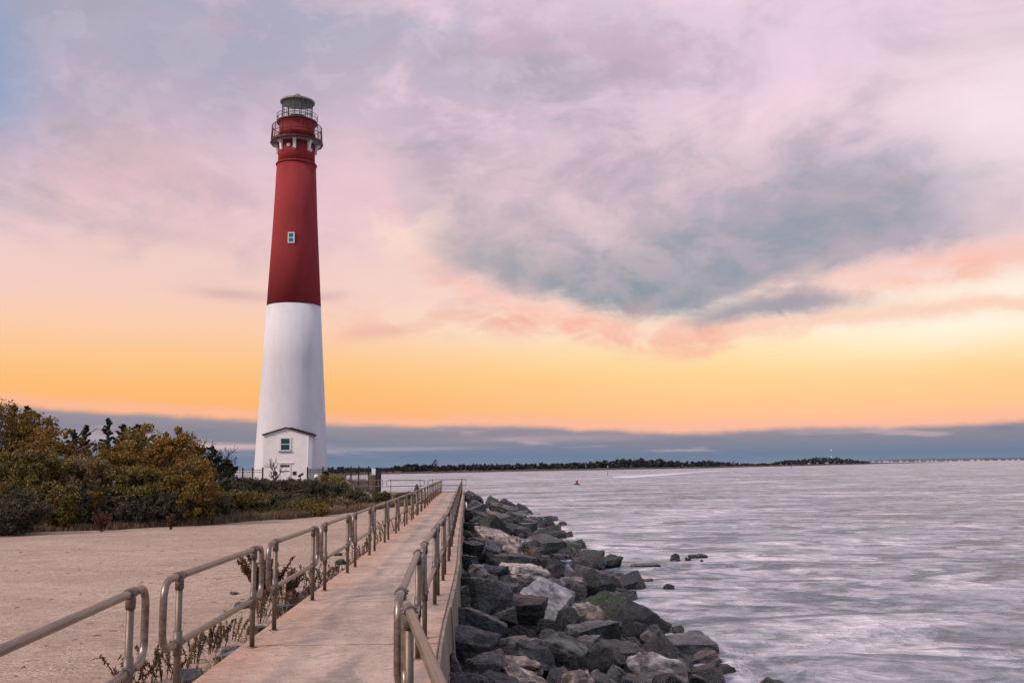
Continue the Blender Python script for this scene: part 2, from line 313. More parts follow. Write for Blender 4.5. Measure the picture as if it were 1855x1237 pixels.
def empty(name, loc=(0, 0, 0), rz=0.0):
    o = bpy.data.objects.new(name, None); COL.objects.link(o); o.location = loc; o.rotation_euler = (0, 0, rz); o.empty_display_size = .2; return o
def tag(o, label=None, cat=None, group=None, kind=None):
    for k, v in (('label', label), ('category', cat), ('group', group), ('kind', kind)):
        if v: o[k] = v
    return o
ORD = 'zeroth first second third fourth fifth sixth seventh eighth ninth tenth eleventh twelfth thirteenth fourteenth fifteenth sixteenth seventeenth eighteenth nineteenth'.split()
def ordinal(n):
    if n < 20: return ORD[n]
    tens = ['', '', 'twent', 'thirt', 'fort', 'fift', 'sixt', 'sevent', 'eight', 'ninet'][(n // 10) % 10]
    w = tens + ('ieth' if n % 10 == 0 else 'y-' + ORD[n % 10])
    return w if n < 100 else 'hundred and ' + (w if n % 100 >= 20 else ORD[n % 100])
def np_mesh(name, v, f, mat, parent=None, smooth=False):
    """v (N,3), f (M,k) numpy arrays"""
    me = bpy.data.meshes.new(name); k = f.shape[1]
    me.vertices.add(len(v)); me.vertices.foreach_set('co', v.astype(np.float32).ravel())
    me.loops.add(f.size); me.loops.foreach_set('vertex_index', f.astype(np.int32).ravel())
    me.polygons.add(len(f)); me.polygons.foreach_set('loop_start', np.arange(0, f.size, k, dtype=np.int32))
    me.update(calc_edges=True); me.validate()
    if smooth: me.polygons.foreach_set('use_smooth', np.ones(len(f), bool))
    me.materials.append(mat); return link(name, me, parent)
def fbm(p, o=4): return mn.fractal(Vector(p), 1.0, 2.0, o)

# ------------------------------------------------------------------ layout
S = -0.004                                   # the deck falls gently away from the camera
def zdeck(Y): return S * Y
WATER = -2.08
LPOST = [(-2, -1.9), (3, -2.35), (7, -2.79), (11, -2.95), (20, -3.28), (30, -3.72), (37.5, -4.05), (41.5, -4.24), (50.6, -4.71), (62, -5.34), (71, -5.81), (87, -6.5), (95, -6.9)]
RPOST = [(6.7, -.80), (10.1, -1.02), (11.3, -1.06), (14, -1.17), (17, -1.275), (20.6, -1.42), (24.6, -1.62), (34, -2.1), (57.7, -3.28), (90, -4.86)]
def xlp(Y): return float(np.interp(Y, [q[0] for q in LPOST], [q[1] for q in LPOST]))
def xrp(Y): return float(np.interp(Y, [q[0] for q in RPOST], [q[1] for q in RPOST]))
def xl(Y): return xlp(Y) - .16               # left deck edge
RIGHT = [(-2, .6), (3, 0), (6, -.5), (8.3, -.70), (10.3, -.84), (11.3, -.885), (12.3, -.93), (14.4, -1.0), (17, -1.09), (20, -1.21), (25, -1.48), (34, -1.94), (57.7, -3.12), (90, -4.70)]
def xr(Y):                                   # right deck edge = top edge of the seawall
    return float(np.interp(Y, [q[0] for q in RIGHT], [q[1] for q in RIGHT]))
YEND = 86.0
TW = at_y(527, 862, 120.0); TW.z = 0.35
def xpx(x, Y): return at_y(x, 850, Y).x
def veg_edge(X):                             # distance at which the open sand meets the scrub
    return float(np.interp(X, [-60, -24, -20, -16, -12.5, -11.5, -9, -7.5], [40, 42, 46, 49, 55, 60, 72, 84]))
def sand_z(Y): return -.45 - .008 * min(max(Y, -20), 80)
def smooth01(t): t = min(1, max(0, t)); return t * t * (3 - 2 * t)
def shore_right(Y): return float(np.interp(Y, [86, 92, 100, 112, 150, 180], [-9.0, -13.0, -14.5, -20, -22, -40]))
def ground_z(X, Y):
    if Y < 90 and X > xr(Y) - .05:           # under the rocks and out to the seabed
        t = X - xr(Y); return -2.3 - .15 * t if t < 8 else max(-6, -3.5 - .1 * (t - 8))
    if Y < 90 and X > xl(Y): return -.7
    z = sand_z(Y)
    if X < xl(Y) - .1: z += .05 * fbm((X * .25, Y * .25, 3.1)) + .012 * fbm((X * 1.7, Y * 1.7, 8))
    ve = veg_edge(X); t = smooth01((Y - ve) / 30.0) * smooth01((-13.5 - X) / 4.0) if Y < 92 else smooth01((-13.5 - X) / 4.0); z = z * (1 - t) + .2 * t
    if Y > 84: 
        e = shore_right(Y); k = smooth01((X - e) / 2.5 + .5); z = z * (1 - k) + -3.2 * k
    if Y > 150: k = smooth01((Y - 150) / 30 + max(0, (-X - 70)) * -.05); z = z * (1 - k) - 3.5 * k
    return z

def build_ground():
    xs = np.concatenate([[-9000, -3000, -900, -400, -200, -140, -100], np.arange(-80, -30, 1.5), np.arange(-30, 9, .4), [10, 12, 15, 20, 30, 60, 200, 900, 3000, 9000]])
    ys = np.concatenate([[-3000, -400, -60, -20, -8, -3], np.arange(0, 30, .4), np.arange(30, 90, .8), np.arange(90, 150, 2), [152, 156, 160, 165, 170, 176, 182, 190, 220, 300, 500, 1500, 4000, 9000]])
    V = np.array([(x, y, ground_z(x, y) if (-300 < x < 300 and -100 < y < 300) else (-5 if (x > -50 or y > 200) else -.4)) for y in ys for x in xs])
    nx = len(xs); F = []
    for j in range(len(ys) - 1):
        for i in range(nx - 1): a = j * nx + i; F.append((a, a + 1, a + nx + 1, a + nx))
    o = np_mesh('ground', V, np.array(F), MAT['sand'], smooth=True); o['kind'] = 'structure'
    o.data.materials.append(MAT['litter'])
    for p in o.data.polygons:
        c = p.center
        if c.y > veg_edge(c.x) + .6 * fbm((c.x * .6, c.y * .6, 5)) + .3 and c.y < 300: p.material_index = 1
        if c.x > xr(min(c.y, 90)): p.material_index = 1

def build_water():
    na, nr = 420, 430
    az = np.linspace(-.62, .66, na); rr = 5.0 * (11000 / 5.0) ** (np.linspace(0, 1, nr))
    A, Rr = np.meshgrid(az, rr); X = Rr * np.sin(A); Y = Rr * np.cos(A)
    Z = np.full_like(X, WATER); flat = Z.ravel()
    xf, yf, rf = X.ravel(), Y.ravel(), Rr.ravel()
    for i in range(len(flat)):
        if rf[i] < 160:
            flat[i] += .045 * mn.fractal(Vector((xf[i] * .16, yf[i] * .55, 1.3)), 1, 2, 3) * min(1, (160 - rf[i]) / 60)
    V = np.stack([xf, yf, flat], 1)
    idx = np.arange(na * nr).reshape(nr, na)
    F = np.stack([idx[:-1, :-1], idx[:-1, 1:], idx[1:, 1:], idx[1:, :-1]], -1).reshape(-1, 4)
    o = np_mesh('water', V, F, MAT['water'], smooth=True); o['kind'] = 'structure'
    mb = MB()                                # the same sea all round, outside the frame
    pts = [(math.sin(a), math.cos(a)) for a in np.linspace(.66, 2 * PI - .62, 40)]
    mb.quadstrip([[(x * r, y * r, WATER) for x, y in pts] for r in (190, 11000)], False)
    o2 = mb.build('water', MAT['water']); o2['kind'] = 'structure'

def build_walkway():
    # deck slabs with open joints, one structure
    mb = MB(); joints = [-3, 1.5, 4.5, 7.4] + [10.9 + 3.55 * k for k in range(22)]
    joints = [j for j in joints if j < YEND] + [YEND]
    for a, b in zip(joints[:-1], joints[1:]):
        a += .014; b -= .014; n = 4
        ys = [a + (b - a) * k / n for k in range(n + 1)]
        top = [[(xl(y), y, zdeck(y)), (xr(y), y, zdeck(y)), (xr(y), y, zdeck(y) - .16), (xl(y), y, zdeck(y) - .16)] for y in ys]
        mb.quadstrip(top, True, False)
    o = mb.build('walkway', MAT['deck'], bevel=.012); o['kind'] = 'structure'
    mb = MB(); ys = np.arange(-3, YEND + .1, 1.0)
    mb.quadstrip([[(xl(y) + .03, y, zdeck(y) - .165), (xr(y) - .08, y, zdeck(y) - .165), (xr(y) - .08, y, -2.4), (xl(y) + .03, y, -2.0)] for y in ys], True, False)
    o = mb.build('walkway_footing', MAT['wallc']); o['kind'] = 'structure'
    # battered seawall along the sea side, poured in lengths
    root = empty('seawall', (0, 0, 0)); tag(root, 'long concrete seawall face along the sea side of the walkway above the boulders', 'wall')
    lens = [-2, 2.5, 6, 9.9, 13.9] + [13.9 + 5.3 * k for k in range(1, 14)]; lens = [q for q in lens if q < YEND - 1] + [YEND]
    for a, b in zip(lens[:-1], lens[1:]):
        mb = MB(); ys = np.linspace(a + .012, b - .012, 5); st = .02 if a >= 13.8 else 0
        mb.quadstrip([[(xr(y) + .004 + st * 0, y, zdeck(y) - .012), (xr(y) + .045 + st, y, zdeck(y) - .02), (xr(y) + .10 + st, y, zdeck(y) - 1.0), (xr(y) + .13, y, -2.6), (xr(y) + .004, y, -2.6)] for y in ys], True, False)
        mb.build('wall_section', MAT['wallc'], root, bevel=.006)

# ------------------------------------------------------------------ railings
RH, BH, RR, PR = 1.07, .52, .030, .0285
def loop_path(x0, x1, ztop, zbot, R=.15, n=6):
    pts = []
    for cx, cz, a0 in ((x1 - R, ztop - R, PI / 2), (x1 - R, zbot + R, 0), (x0 + R, zbot + R, -PI / 2), (x0 + R, ztop - R, PI)):
        for k in range(n + 1):
            a = a0 - (PI / 2) * k / n; pts.append((cx + R * math.cos(a), 0, cz + R * math.sin(a)))
    return pts
PANEL = {}
def panel_meshes(Lp, ext=.40):
    key = round(Lp, 2)
    if key in PANEL: return PANEL[key]
    root = empty('guardrail_panel')
    MB().tube(loop_path(-ext, Lp + ext, RH, BH), RR, 12, closed_loop=True).build('rail_loop', MAT['rail'], root)
    for x in (0, Lp):
        MB().tube([(x, 0, -.04), (x, 0, RH - RR * .4)], PR, 12).build('post', MAT['post'], root)
        for z in (RH, BH):
            mb = MB().tube([(x - .085, 0, z), (x + .085, 0, z)], RR + .008, 12)
            mb.tube([(x, 0, z - .11), (x, 0, z)] if z == RH else [(x, 0, z - .10), (x, 0, z + .10)], PR + .009, 12)
            for q in (-.07, .07): mb.tube([(x + q, -RR - .02, z), (x + q, RR + .02, z)], .008, 6)
            mb.build('clamp', MAT['clamp'], root)
        MB().lathe([(.058, -.003), (.058, .006), (.036, .012)], (x, 0), 14).build('base_flange', MAT['clamp'], root)
    PANEL[key] = root; return root
USED = set()
def panel(p0, p1, label, group):
    p0 = Vector(p0); p1 = Vector(p1); d = p1 - p0; L = round(d.length, 2)
    proto = panel_meshes(L)
    if L not in USED: USED.add(L); r = proto; new = False
    else:
        r = proto.copy(); COL.objects.link(r)
        for ch in proto.children: c = ch.copy(); COL.objects.link(c); c.parent = r
    r.location = p0; r.rotation_euler = (0, -math.atan2(d.z, math.hypot(d.x, d.y)), math.atan2(d.y, d.x))
    tag(r, label, 'railing', group)
def build_rails():
    def pl(Y): return Vector((xlp(Y), Y, zdeck(Y)))
    starts = [(11.95 + 3.83 * k, 11.95 + 3.83 * k + 2.69) for k in range(-3, 19)]; n = 0
    for a, b in starts:
        n += 1
        where = {1: 'nearest railing panel of the left row, cut by the left edge of the photo', 2: 'second railing panel of the left row, between the near gap and the dark red weed'}.get(n)
        panel(pl(a), pl(b), where or f'{ordinal(n)} railing panel from the near end of the left row beside the sand', 'guardrail panels along the sand side of the walkway')
    def pr(Y): return Vector((xrp(Y), Y, zdeck(Y)))
    Rp = [(6.85, 10.05), (11.25, 13.98), (15.0, 17.0), (18.0, 20.6)] + [(21.85 + 3.83 * k, 24.54 + 3.83 * k) for k in range(16)]
    q = Vector((-.655, 5.95, zdeck(5.95))); e = Vector((-.30, 3.87, zdeck(3.87)))
    e = q + (e - q).normalized() * 3.2
    panel(q, e, 'railing panel angled toward the viewer, its top rail running out of the bottom edge', 'guardrail panels along the sea side of the walkway')
    for n, (a, b) in enumerate(Rp):
        panel(pr(a), pr(b), f'{ordinal(n + 1)} railing panel along the seawall beyond the angled near panel', 'guardrail panels along the sea side of the walkway')
    # the railing across the far end
    Yt = YEND + 1.4; xs = xpx(836, Yt); n = 0
    while xs > xpx(630, Yt):
        n += 1
        panel((xs, Yt, zdeck(Yt) + .06), (xs - 2.69, Yt, zdeck(Yt) + .06), f'{ordinal(n)} railing panel from the right in the row crossing the far end of the walkway', 'guardrail panels across the far end'); xs -= 3.83
    mb = MB(); x1 = xpx(841, Yt); x0 = xpx(600, Yt)
    mb.box(x0, x1, YEND + .02, Yt + .6, zdeck(Yt) - .2, zdeck(Yt) + .055)
    o = mb.build('cross_walk', MAT['wallc'], bevel=.01); o['kind'] = 'structure'
    mb = MB(); mb.box(x0, x1 - .1, YEND + .08, Yt + .5, -3.0, zdeck(Yt) - .205)
    o = mb.build('concrete_wall', MAT['wallc']); tag(o, 'low stained concrete retaining wall under the far cross walk beside the stairs', 'wall')

# ------------------------------------------------------------------ rocks
def rock_mesh(name, sx, sy, sz, shape, mat, seed, cuts=3):
    r = random.Random(seed); bm = bmesh.new(); pts = []
    def J(a=.34): return (r.random() - .5) * 2 * a
    if shape == 'wedge': base = [(-1, -1, -1), (1, -1, -1), (1, 1, -1), (-1, 1, -1), (-.9, -.7, .35), (-.8, .8, .9), (.8, .9, 1), (.7, -.4, .2)]
    elif shape == 'slab': base = [(-1, -1, -.8), (1, -.9, -.8), (1, 1, -.8), (-1, .9, -.8), (-.95, -.85, .5), (.9, -.9, .7), (.95, .85, .9), (-.85, .95, .65), (1.1, 0, .2), (-1.1, .1, .1)]
    elif shape == 'pyramid': base = [(-1, -1, -1), (1, -1, -1), (1, 1, -1), (-1, 1, -1), (-.1, .1, 1), (.45, -.2, .55), (-.6, .3, .3), (.2, .7, .5)]
    elif shape == 'spike': base = [(-.9, -.9, -1), (.9, -.9, -1), (.9, .9, -1), (-.9, .9, -1), (-.3, 0, 1), (.25, .3, .9), (-.7, -.5, .2), (.7, -.4, .1), (.6, .6, .2)]
    elif shape == 'round': base = [Vector((r.gauss(0, 1), r.gauss(0, 1), r.gauss(0, 1))).normalized() * (.95 + .15 * r.random()) for _ in range(20)]
    else: base = [(a, b, c) for a in (-1, 1) for b in (-1, 1) for c in (-1, 1)] + [(0, -1.12, .2), (1.12, 0, 0), (-1.1, .1, .1)]
    for q in base: pts.append(Vector(q) + Vector((J(), J(), J(.18))))
    for _ in range(3): pts.append(Vector((J(.9), J(.9), .85 + J(.25) if shape in ('block',) else J(.8))))
    for q in pts: bm.verts.new(q)
    h = bmesh.ops.convex_hull(bm, input=bm.verts[:])
    dead = set(g for k in ('geom_interior', 'geom_unused') for g in h[k] if isinstance(g, bmesh.types.BMVert))
    bmesh.ops.delete(bm, geom=list(dead), context='VERTS')
    bmesh.ops.scale(bm, vec=(sx, sy, sz), verts=bm.verts)
    for _ in range(r.randint(2, 4)):       # broken corners
        nrm = Vector((r.gauss(0, 1), r.gauss(0, 1), r.gauss(0, .8))).normalized(); far = max(v.co.dot(nrm) for v in bm.verts)
        res = bmesh.ops.bisect_plane(bm, geom=bm.verts[:] + bm.edges[:] + bm.faces[:], plane_co=nrm * far * (.55 + .3 * r.random()), plane_no=nrm, clear_outer=True)
        ed = [e for e in res['geom_cut'] if isinstance(e, bmesh.types.BMEdge)]
        if len(ed) > 2: bmesh.ops.contextual_create(bm, geom=ed)
    bmesh.ops.triangulate(bm, faces=bm.faces[:])
    big = max(sx, sy, sz)
    bmesh.ops.bevel(bm, geom=[e for e in bm.edges if len(e.link_faces) == 2 and e.calc_face_angle(0) > .35], offset=big * .016, segments=1, affect='EDGES', clamp_overlap=True)
    for _ in range(cuts):
        long = [e for e in bm.edges if e.calc_length() > big * .22]
        if not long: break
        bmesh.ops.subdivide_edges(bm, edges=long, cuts=1)
        bmesh.ops.triangulate(bm, faces=[f for f in bm.faces if len(f.verts) > 3])
    bm.normal_update(); o = Vector((seed * 1.7, seed * .9, 3.0))
    tilt = Vector((r.gauss(0, .5), r.gauss(0, .5), 1)).normalized()
    for v in bm.verts:
        q = v.co / big
        rg = 1 - 2 * abs(mn.noise(q * 2.3 + o * 1.3)); rg2 = 1 - 2 * abs(mn.noise(q * 5.1 - o))
        lay = .05 * (rg - .5) + .022 * (rg2 - .5) + math.sin(q.dot(tilt) * 17 + 3 * mn.noise(q * 1.4 + o)) * .018
        v.co += v.normal * big * (.03 * mn.fractal(q * 1.6 + o, 1, 2, 4) + .024 * mn.fractal(q * 5 + o, 1, 2, 3) + lay)
    me = bpy.data.meshes.new(name); bmesh.ops.recalc_face_normals(bm, faces=bm.faces); bm.to_mesh(me); bm.free()
    me.polygons.foreach_set('use_smooth', np.ones(len(me.polygons), bool)); me.set_sharp_from_angle(angle=math.radians(24))
    me.materials.append(MAT[mat]); return me
def slope_z(X, Y):
    t = X - xr(Y); a = -.58 + .0005 * Y
    if Y > 55: a += .55 * smooth01((Y - 55) / 12)
    w = float(np.interp(Y, [8, 15, 66, 80], [3.9, 4.7, 6.9, 5.5])); return a + (WATER + .1 - a) * min(1.3, (max(0, t) / w) ** .9)
def slope_hit(x, y):
    d = ray(x, y); t = 4.0
    while t < 140:
        P = Vector((0, 0, CAMZ)) + d * t
        if P.z < slope_z(P.x, P.y): return P
        t += .04 if t < 30 else .1
    return None
TONE = {'rock_charcoal': 'charcoal', 'rock_grey': 'grey', 'rock_pink': 'pinkish', 'rock_pale': 'pale grey', 'rock_wet': 'black wet', 'rock_slate': 'slate blue', 'rock_skylit': 'sky-brightened lilac', 'rock_brown': 'ochre brown', 'rock_moss': 'dark green weedy'}
SHN = {'block': 'blocky', 'wedge': 'wedge-shaped', 'slab': 'flat slab', 'pyramid': 'pointed', 'spike': 'upright', 'round': 'rounded'}
c, gr, pk, pa, we, sl, br, mo = 'rock_charcoal', 'rock_grey', 'rock_pink', 'rock_pale', 'rock_wet', 'rock_slate', 'rock_brown', 'rock_moss'
HERO = [(871,1071,76,60,c,'block'),(942,1090,80,50,pk,'slab'),(984,1082,88,74,'rock_skylit','wedge'),(871,1119,76,52,c,'slab'),(907,1109,46,30,gr,'wedge'),(938,1159,112,84,gr,'wedge'),(848,1153,84,52,c,'slab'),
(823,1192,38,58,pa,'spike'),(880,1197,80,62,c,'wedge'),(942,1203,68,48,pk,'slab'),(1015,1169,74,98,gr,'slab'),(1049,1220,62,44,pk,'wedge'),(1034,1107,30,40,gr,'spike'),(1064,1101,56,20,pa,'slab'),(1074,1117,60,30,pk,'wedge'),
(1068,1140,94,42,sl,'block'),(1107,1146,56,30,br,'wedge'),(946,1029,80,38,pa,'slab'),(1055,1019,40,40,c,'round'),(1003,1029,40,42,gr,'block'),(1078,1048,84,54,c,'block'),(1032,1048,46,22,pa,'slab'),(1001,1054,42,22,gr,'slab'),
(1095,1086,80,46,mo,'wedge'),(926,1055,38,20,gr,'block'),(963,1230,98,34,pk,'slab'),(1110,1038,42,30,we,'wedge'),(1064,1167,46,40,gr,'block'),(1097,1182,60,46,c,'wedge'),(1116,1217,48,46,sl,'pyramid'),
(1165,1118,78,50,we,'block'),(1152,1139,42,27,we,'block'),(1237,1160,92,56,'rock_skylit','slab'),(1205,1181,92,50,c,'wedge'),(1188,1210,92,46,'rock_skylit','block'),(1279,1187,54,26,pk,'slab'),(1308,1208,58,44,br,'wedge'),(1270,1212,72,46,c,'wedge'),
(1268,1231,58,24,gr,'round'),(1400,1230,104,46,mo,'pyramid'),(1119,1172,78,34,c,'slab'),(1150,1164,34,34,gr,'spike'),(1178,1151,40,20,pa,'slab'),(1142,1046,38,30,we,'block'),(1102,1013,38,20,mo,'block'),(1119,1080,22,22,we,'block'),(1230,1134,32,16,mo,'pyramid'),
(860,898,28,16,c,'round'),(890,901,34,19,mo,'pyramid'),(919,911,30,14,c,'wedge'),(975,936,42,17,'rock_skylit','slab'),(1002,939,17,11,we,'block'),(1020,944,14,8,we,'pyramid'),(904,936,46,26,gr,'slab'),(890,947,34,23,mo,'block'),(873,932,28,16,gr,'slab'),
(891,967,64,27,pk,'slab'),(884,992,34,34,gr,'block'),(920,986,54,30,pk,'slab'),(982,978,74,28,we,'slab'),(963,977,27,16,pa,'wedge'),(1038,986,31,17,mo,'wedge'),(971,1000,46,23,br,'wedge'),(977,961,38,16,c,'wedge'),
(855,989,34,23,gr,'block'),(855,953,28,17,c,'block'),(848,965,22,16,mo,'round'),(866,1026,30,34,pa,'wedge'),(947,1010,50,17,gr,'slab'),(849,1012,26,20,c,'block'),(947,922,28,13,c,'block'),(940,936,31,15,we,'block'),(947,958,28,14,we,'wedge'),
(905,918,30,13,gr,'slab'),(868,912,30,11,c,'slab'),(958,945,24,12,we,'block'),(920,950,26,15,c,'wedge'),(1010,963,30,12,we,'wedge'),(1085,1020,26,14,we,'block'),(1150,1072,0,0,we,'x'),(1140,1185,40,28,c,'block'),(1235,1205,44,28,we,'wedge'),
(1090,1232,50,26,gr,'slab'),(1150,1232,60,22,we,'slab'),(1215,1236,60,20,c,'block'),(905,1230,60,24,gr,'slab'),(845,1230,60,26,c,'slab'),(905,1075,24,30,c,'block'),(830,1110,24,40,mo,'block'),(833,1075,26,34,gr,'block'),(838,1045,24,26,c,'block')]
SEA = [(1223,1013,22,11,we,'pyramid','small black pointed rock standing alone in the water off the boulders'),(1264,1007,34,9,we,'slab','long black rock awash, rightmost of the rocks out in the water'),(1272,1017,9,5,we,'round','tiny rock tip just right of and below the long awash rock'),(1245,1014,11,5,we,'round','tiny rock tip between the pointed rock and the long awash rock'),
(1211,1064,26,7,sl,'round','pale rounded rock barely breaking the surface below the pointed sea rock'),(1172,1023,54,5,we,'slab','thin line of weedy rock awash left of the pointed sea rock'),(1168,1051,30,6,we,'slab','low rock awash beside the waterline cube of black stone')]
def build_rocks():
    items = []
    seed = 100; occ = []
    for x, y, w, h, mt, sh in HERO:
        if sh == 'x': continue
        P = slope_hit(x, y + h * .15)
        if P is None: continue
        if P.z < WATER + .02: P = on_z(x, y + h * .3, WATER + .16)
        k = 1.0 / px_per_m(P); W = w * k * 1.02; H = max(h * k * 1.12, W * .42)
        items.append([P, W, min(W, H * 1.25) if sh != 'slab' else W * .8, H, mt, sh, True, (x, y, w)]); occ.append((P, W * .46))
    rr = random.Random(11); tries = 0; nf = 0
    while tries < 9000 and nf < 150:
        tries += 1
        Y = 4.5 + 74 * rr.random() ** 1.35; 
        wd = float(np.interp(Y, [8, 15, 66, 80], [3.8, 4.6, 6.6, 5.2])); X = xr(Y) + .35 + rr.random() * (wd - .2)
        R = rr.uniform(.2, .55)
        P = Vector((X, Y, slope_z(X, Y)))
        if any((P - q).length < (R * .8 + s) * .86 for q, s in occ): continue
        pm = px_per_m(P); t = (X - xr(Y)) / wd
        mt = rr.choice([we, we, mo, c]) if t > .78 else rr.choice([c, c, c, gr, gr, sl, pk, we]) if t > .15 else rr.choice([c, gr, mo, gr])
        sh = rr.choice(['block', 'wedge', 'slab', 'block', 'round', 'wedge'])
        items.append([P - Vector((0, 0, .20)), 2 * R, 2 * R * rr.uniform(.7, 1), 2 * R * (rr.uniform(.5, .8) if sh != 'slab' else .42), mt, sh, False, (0, 0, 2 * R * pm)]); occ.append((P, R)); nf += 1
    zones = {0: [], 1: [], 2: []}
    for it in items:
        P = it[0]; wd = float(np.interp(P.y, [8, 15, 66, 80], [3.9, 4.7, 6.9, 5.5])); t = (P.x - xr(P.y)) / wd
        zones[0 if t < .3 else 1 if t < .72 else 2].append(it)
    names = {0: 'against the seawall', 1: 'midway down the slope', 2: 'along the waterline'}
    for z, lst in zones.items():
        lst.sort(key=lambda q: q[0].y)
        for n, (P, W, D, H, mt, sh, hero, (x, y, wpx)) in enumerate(lst):
            seed += 1
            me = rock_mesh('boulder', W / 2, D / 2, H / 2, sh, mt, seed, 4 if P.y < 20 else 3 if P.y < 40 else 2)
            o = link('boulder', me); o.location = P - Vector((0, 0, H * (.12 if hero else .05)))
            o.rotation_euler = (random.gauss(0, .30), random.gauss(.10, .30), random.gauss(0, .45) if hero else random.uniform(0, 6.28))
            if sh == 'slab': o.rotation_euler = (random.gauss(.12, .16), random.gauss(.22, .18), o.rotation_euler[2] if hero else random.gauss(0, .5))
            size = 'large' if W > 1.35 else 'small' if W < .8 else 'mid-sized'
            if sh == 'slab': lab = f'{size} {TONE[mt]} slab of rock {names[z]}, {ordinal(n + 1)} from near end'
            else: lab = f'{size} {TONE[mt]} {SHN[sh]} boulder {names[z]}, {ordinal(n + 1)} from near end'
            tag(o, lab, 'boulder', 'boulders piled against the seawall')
    for x, y, w, h, mt, sh, lab in SEA:
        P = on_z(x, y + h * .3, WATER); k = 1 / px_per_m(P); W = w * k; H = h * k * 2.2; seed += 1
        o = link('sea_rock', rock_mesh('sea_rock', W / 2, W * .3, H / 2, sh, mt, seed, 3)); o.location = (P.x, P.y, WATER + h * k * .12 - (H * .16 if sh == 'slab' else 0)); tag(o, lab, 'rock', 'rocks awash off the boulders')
    # rubble core beneath the boulders, coloured black to deepen the shade in gaps
    mb = MB(); ys = np.arange(2, 79, .8); ts = np.linspace(0, 1.25, 12); rings = []
    for Y in ys:
        wd = float(np.interp(Y, [8, 15, 66, 80], [3.9, 4.7, 6.9, 5.5])); row = []
        for t in ts: X = xr(Y) + .25 + t * wd; row.append((X, Y, slope_z(X, Y) - .85 + .2 * fbm((X * 1.3, Y * 1.3, 2))))
        rings.append(row)
    mb.quadstrip(rings, False, False); o = mb.build('rubble_bank', MAT['rock_wet']); tag(o, 'broken rubble under the boulders, coloured black for the shade in the gaps', None, None, 'stuff')
    # stones along the sand side of the walkway
    st = [(345,1222,50,30,gr),(292,1236,40,20,gr),(440,1165,60,22,sl),(410,1180,40,20,gr),(508,1097,44,26,sl),(548,1077,60,28,mo),(583,1057,46,16,sl),(606,1029,18,15,pa),(622,1017,16,14,pa),(618,1006,18,12,mo),(440,1083,30,16,sl),(426,1060,17,5,c),(610,991,18,6,gr),(530,1048,20,12,gr),(652,1003,20,10,gr),(668,990,16,9,sl),(684,975,14,8,gr),(700,962,12,7,sl),(380,1215,44,22,sl),(475,1128,40,22,sl)]
    for n, (x, y, w, h, mt) in enumerate(st):
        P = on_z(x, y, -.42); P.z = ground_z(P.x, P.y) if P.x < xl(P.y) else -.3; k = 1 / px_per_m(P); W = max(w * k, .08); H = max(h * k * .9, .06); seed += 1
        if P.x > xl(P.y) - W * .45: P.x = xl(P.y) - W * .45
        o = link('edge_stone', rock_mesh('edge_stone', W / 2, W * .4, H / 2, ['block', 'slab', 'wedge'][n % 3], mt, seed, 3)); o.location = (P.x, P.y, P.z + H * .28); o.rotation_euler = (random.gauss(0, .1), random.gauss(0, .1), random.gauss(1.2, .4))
        tag(o, {11: 'small dark flat stone lying alone on the open sand', 10: 'slate blue stone on the sand behind the lower rail of the second panel', 12: 'flat grey stone on the sand behind the fourth railing panel'}.get(n, f'{TONE[mt]} stone at the sand edge of the walkway, {ordinal(sum(1 for q in st if q[1] > y) + 1)} from near end'), 'stone', 'stones along the sand edge of the walkway')

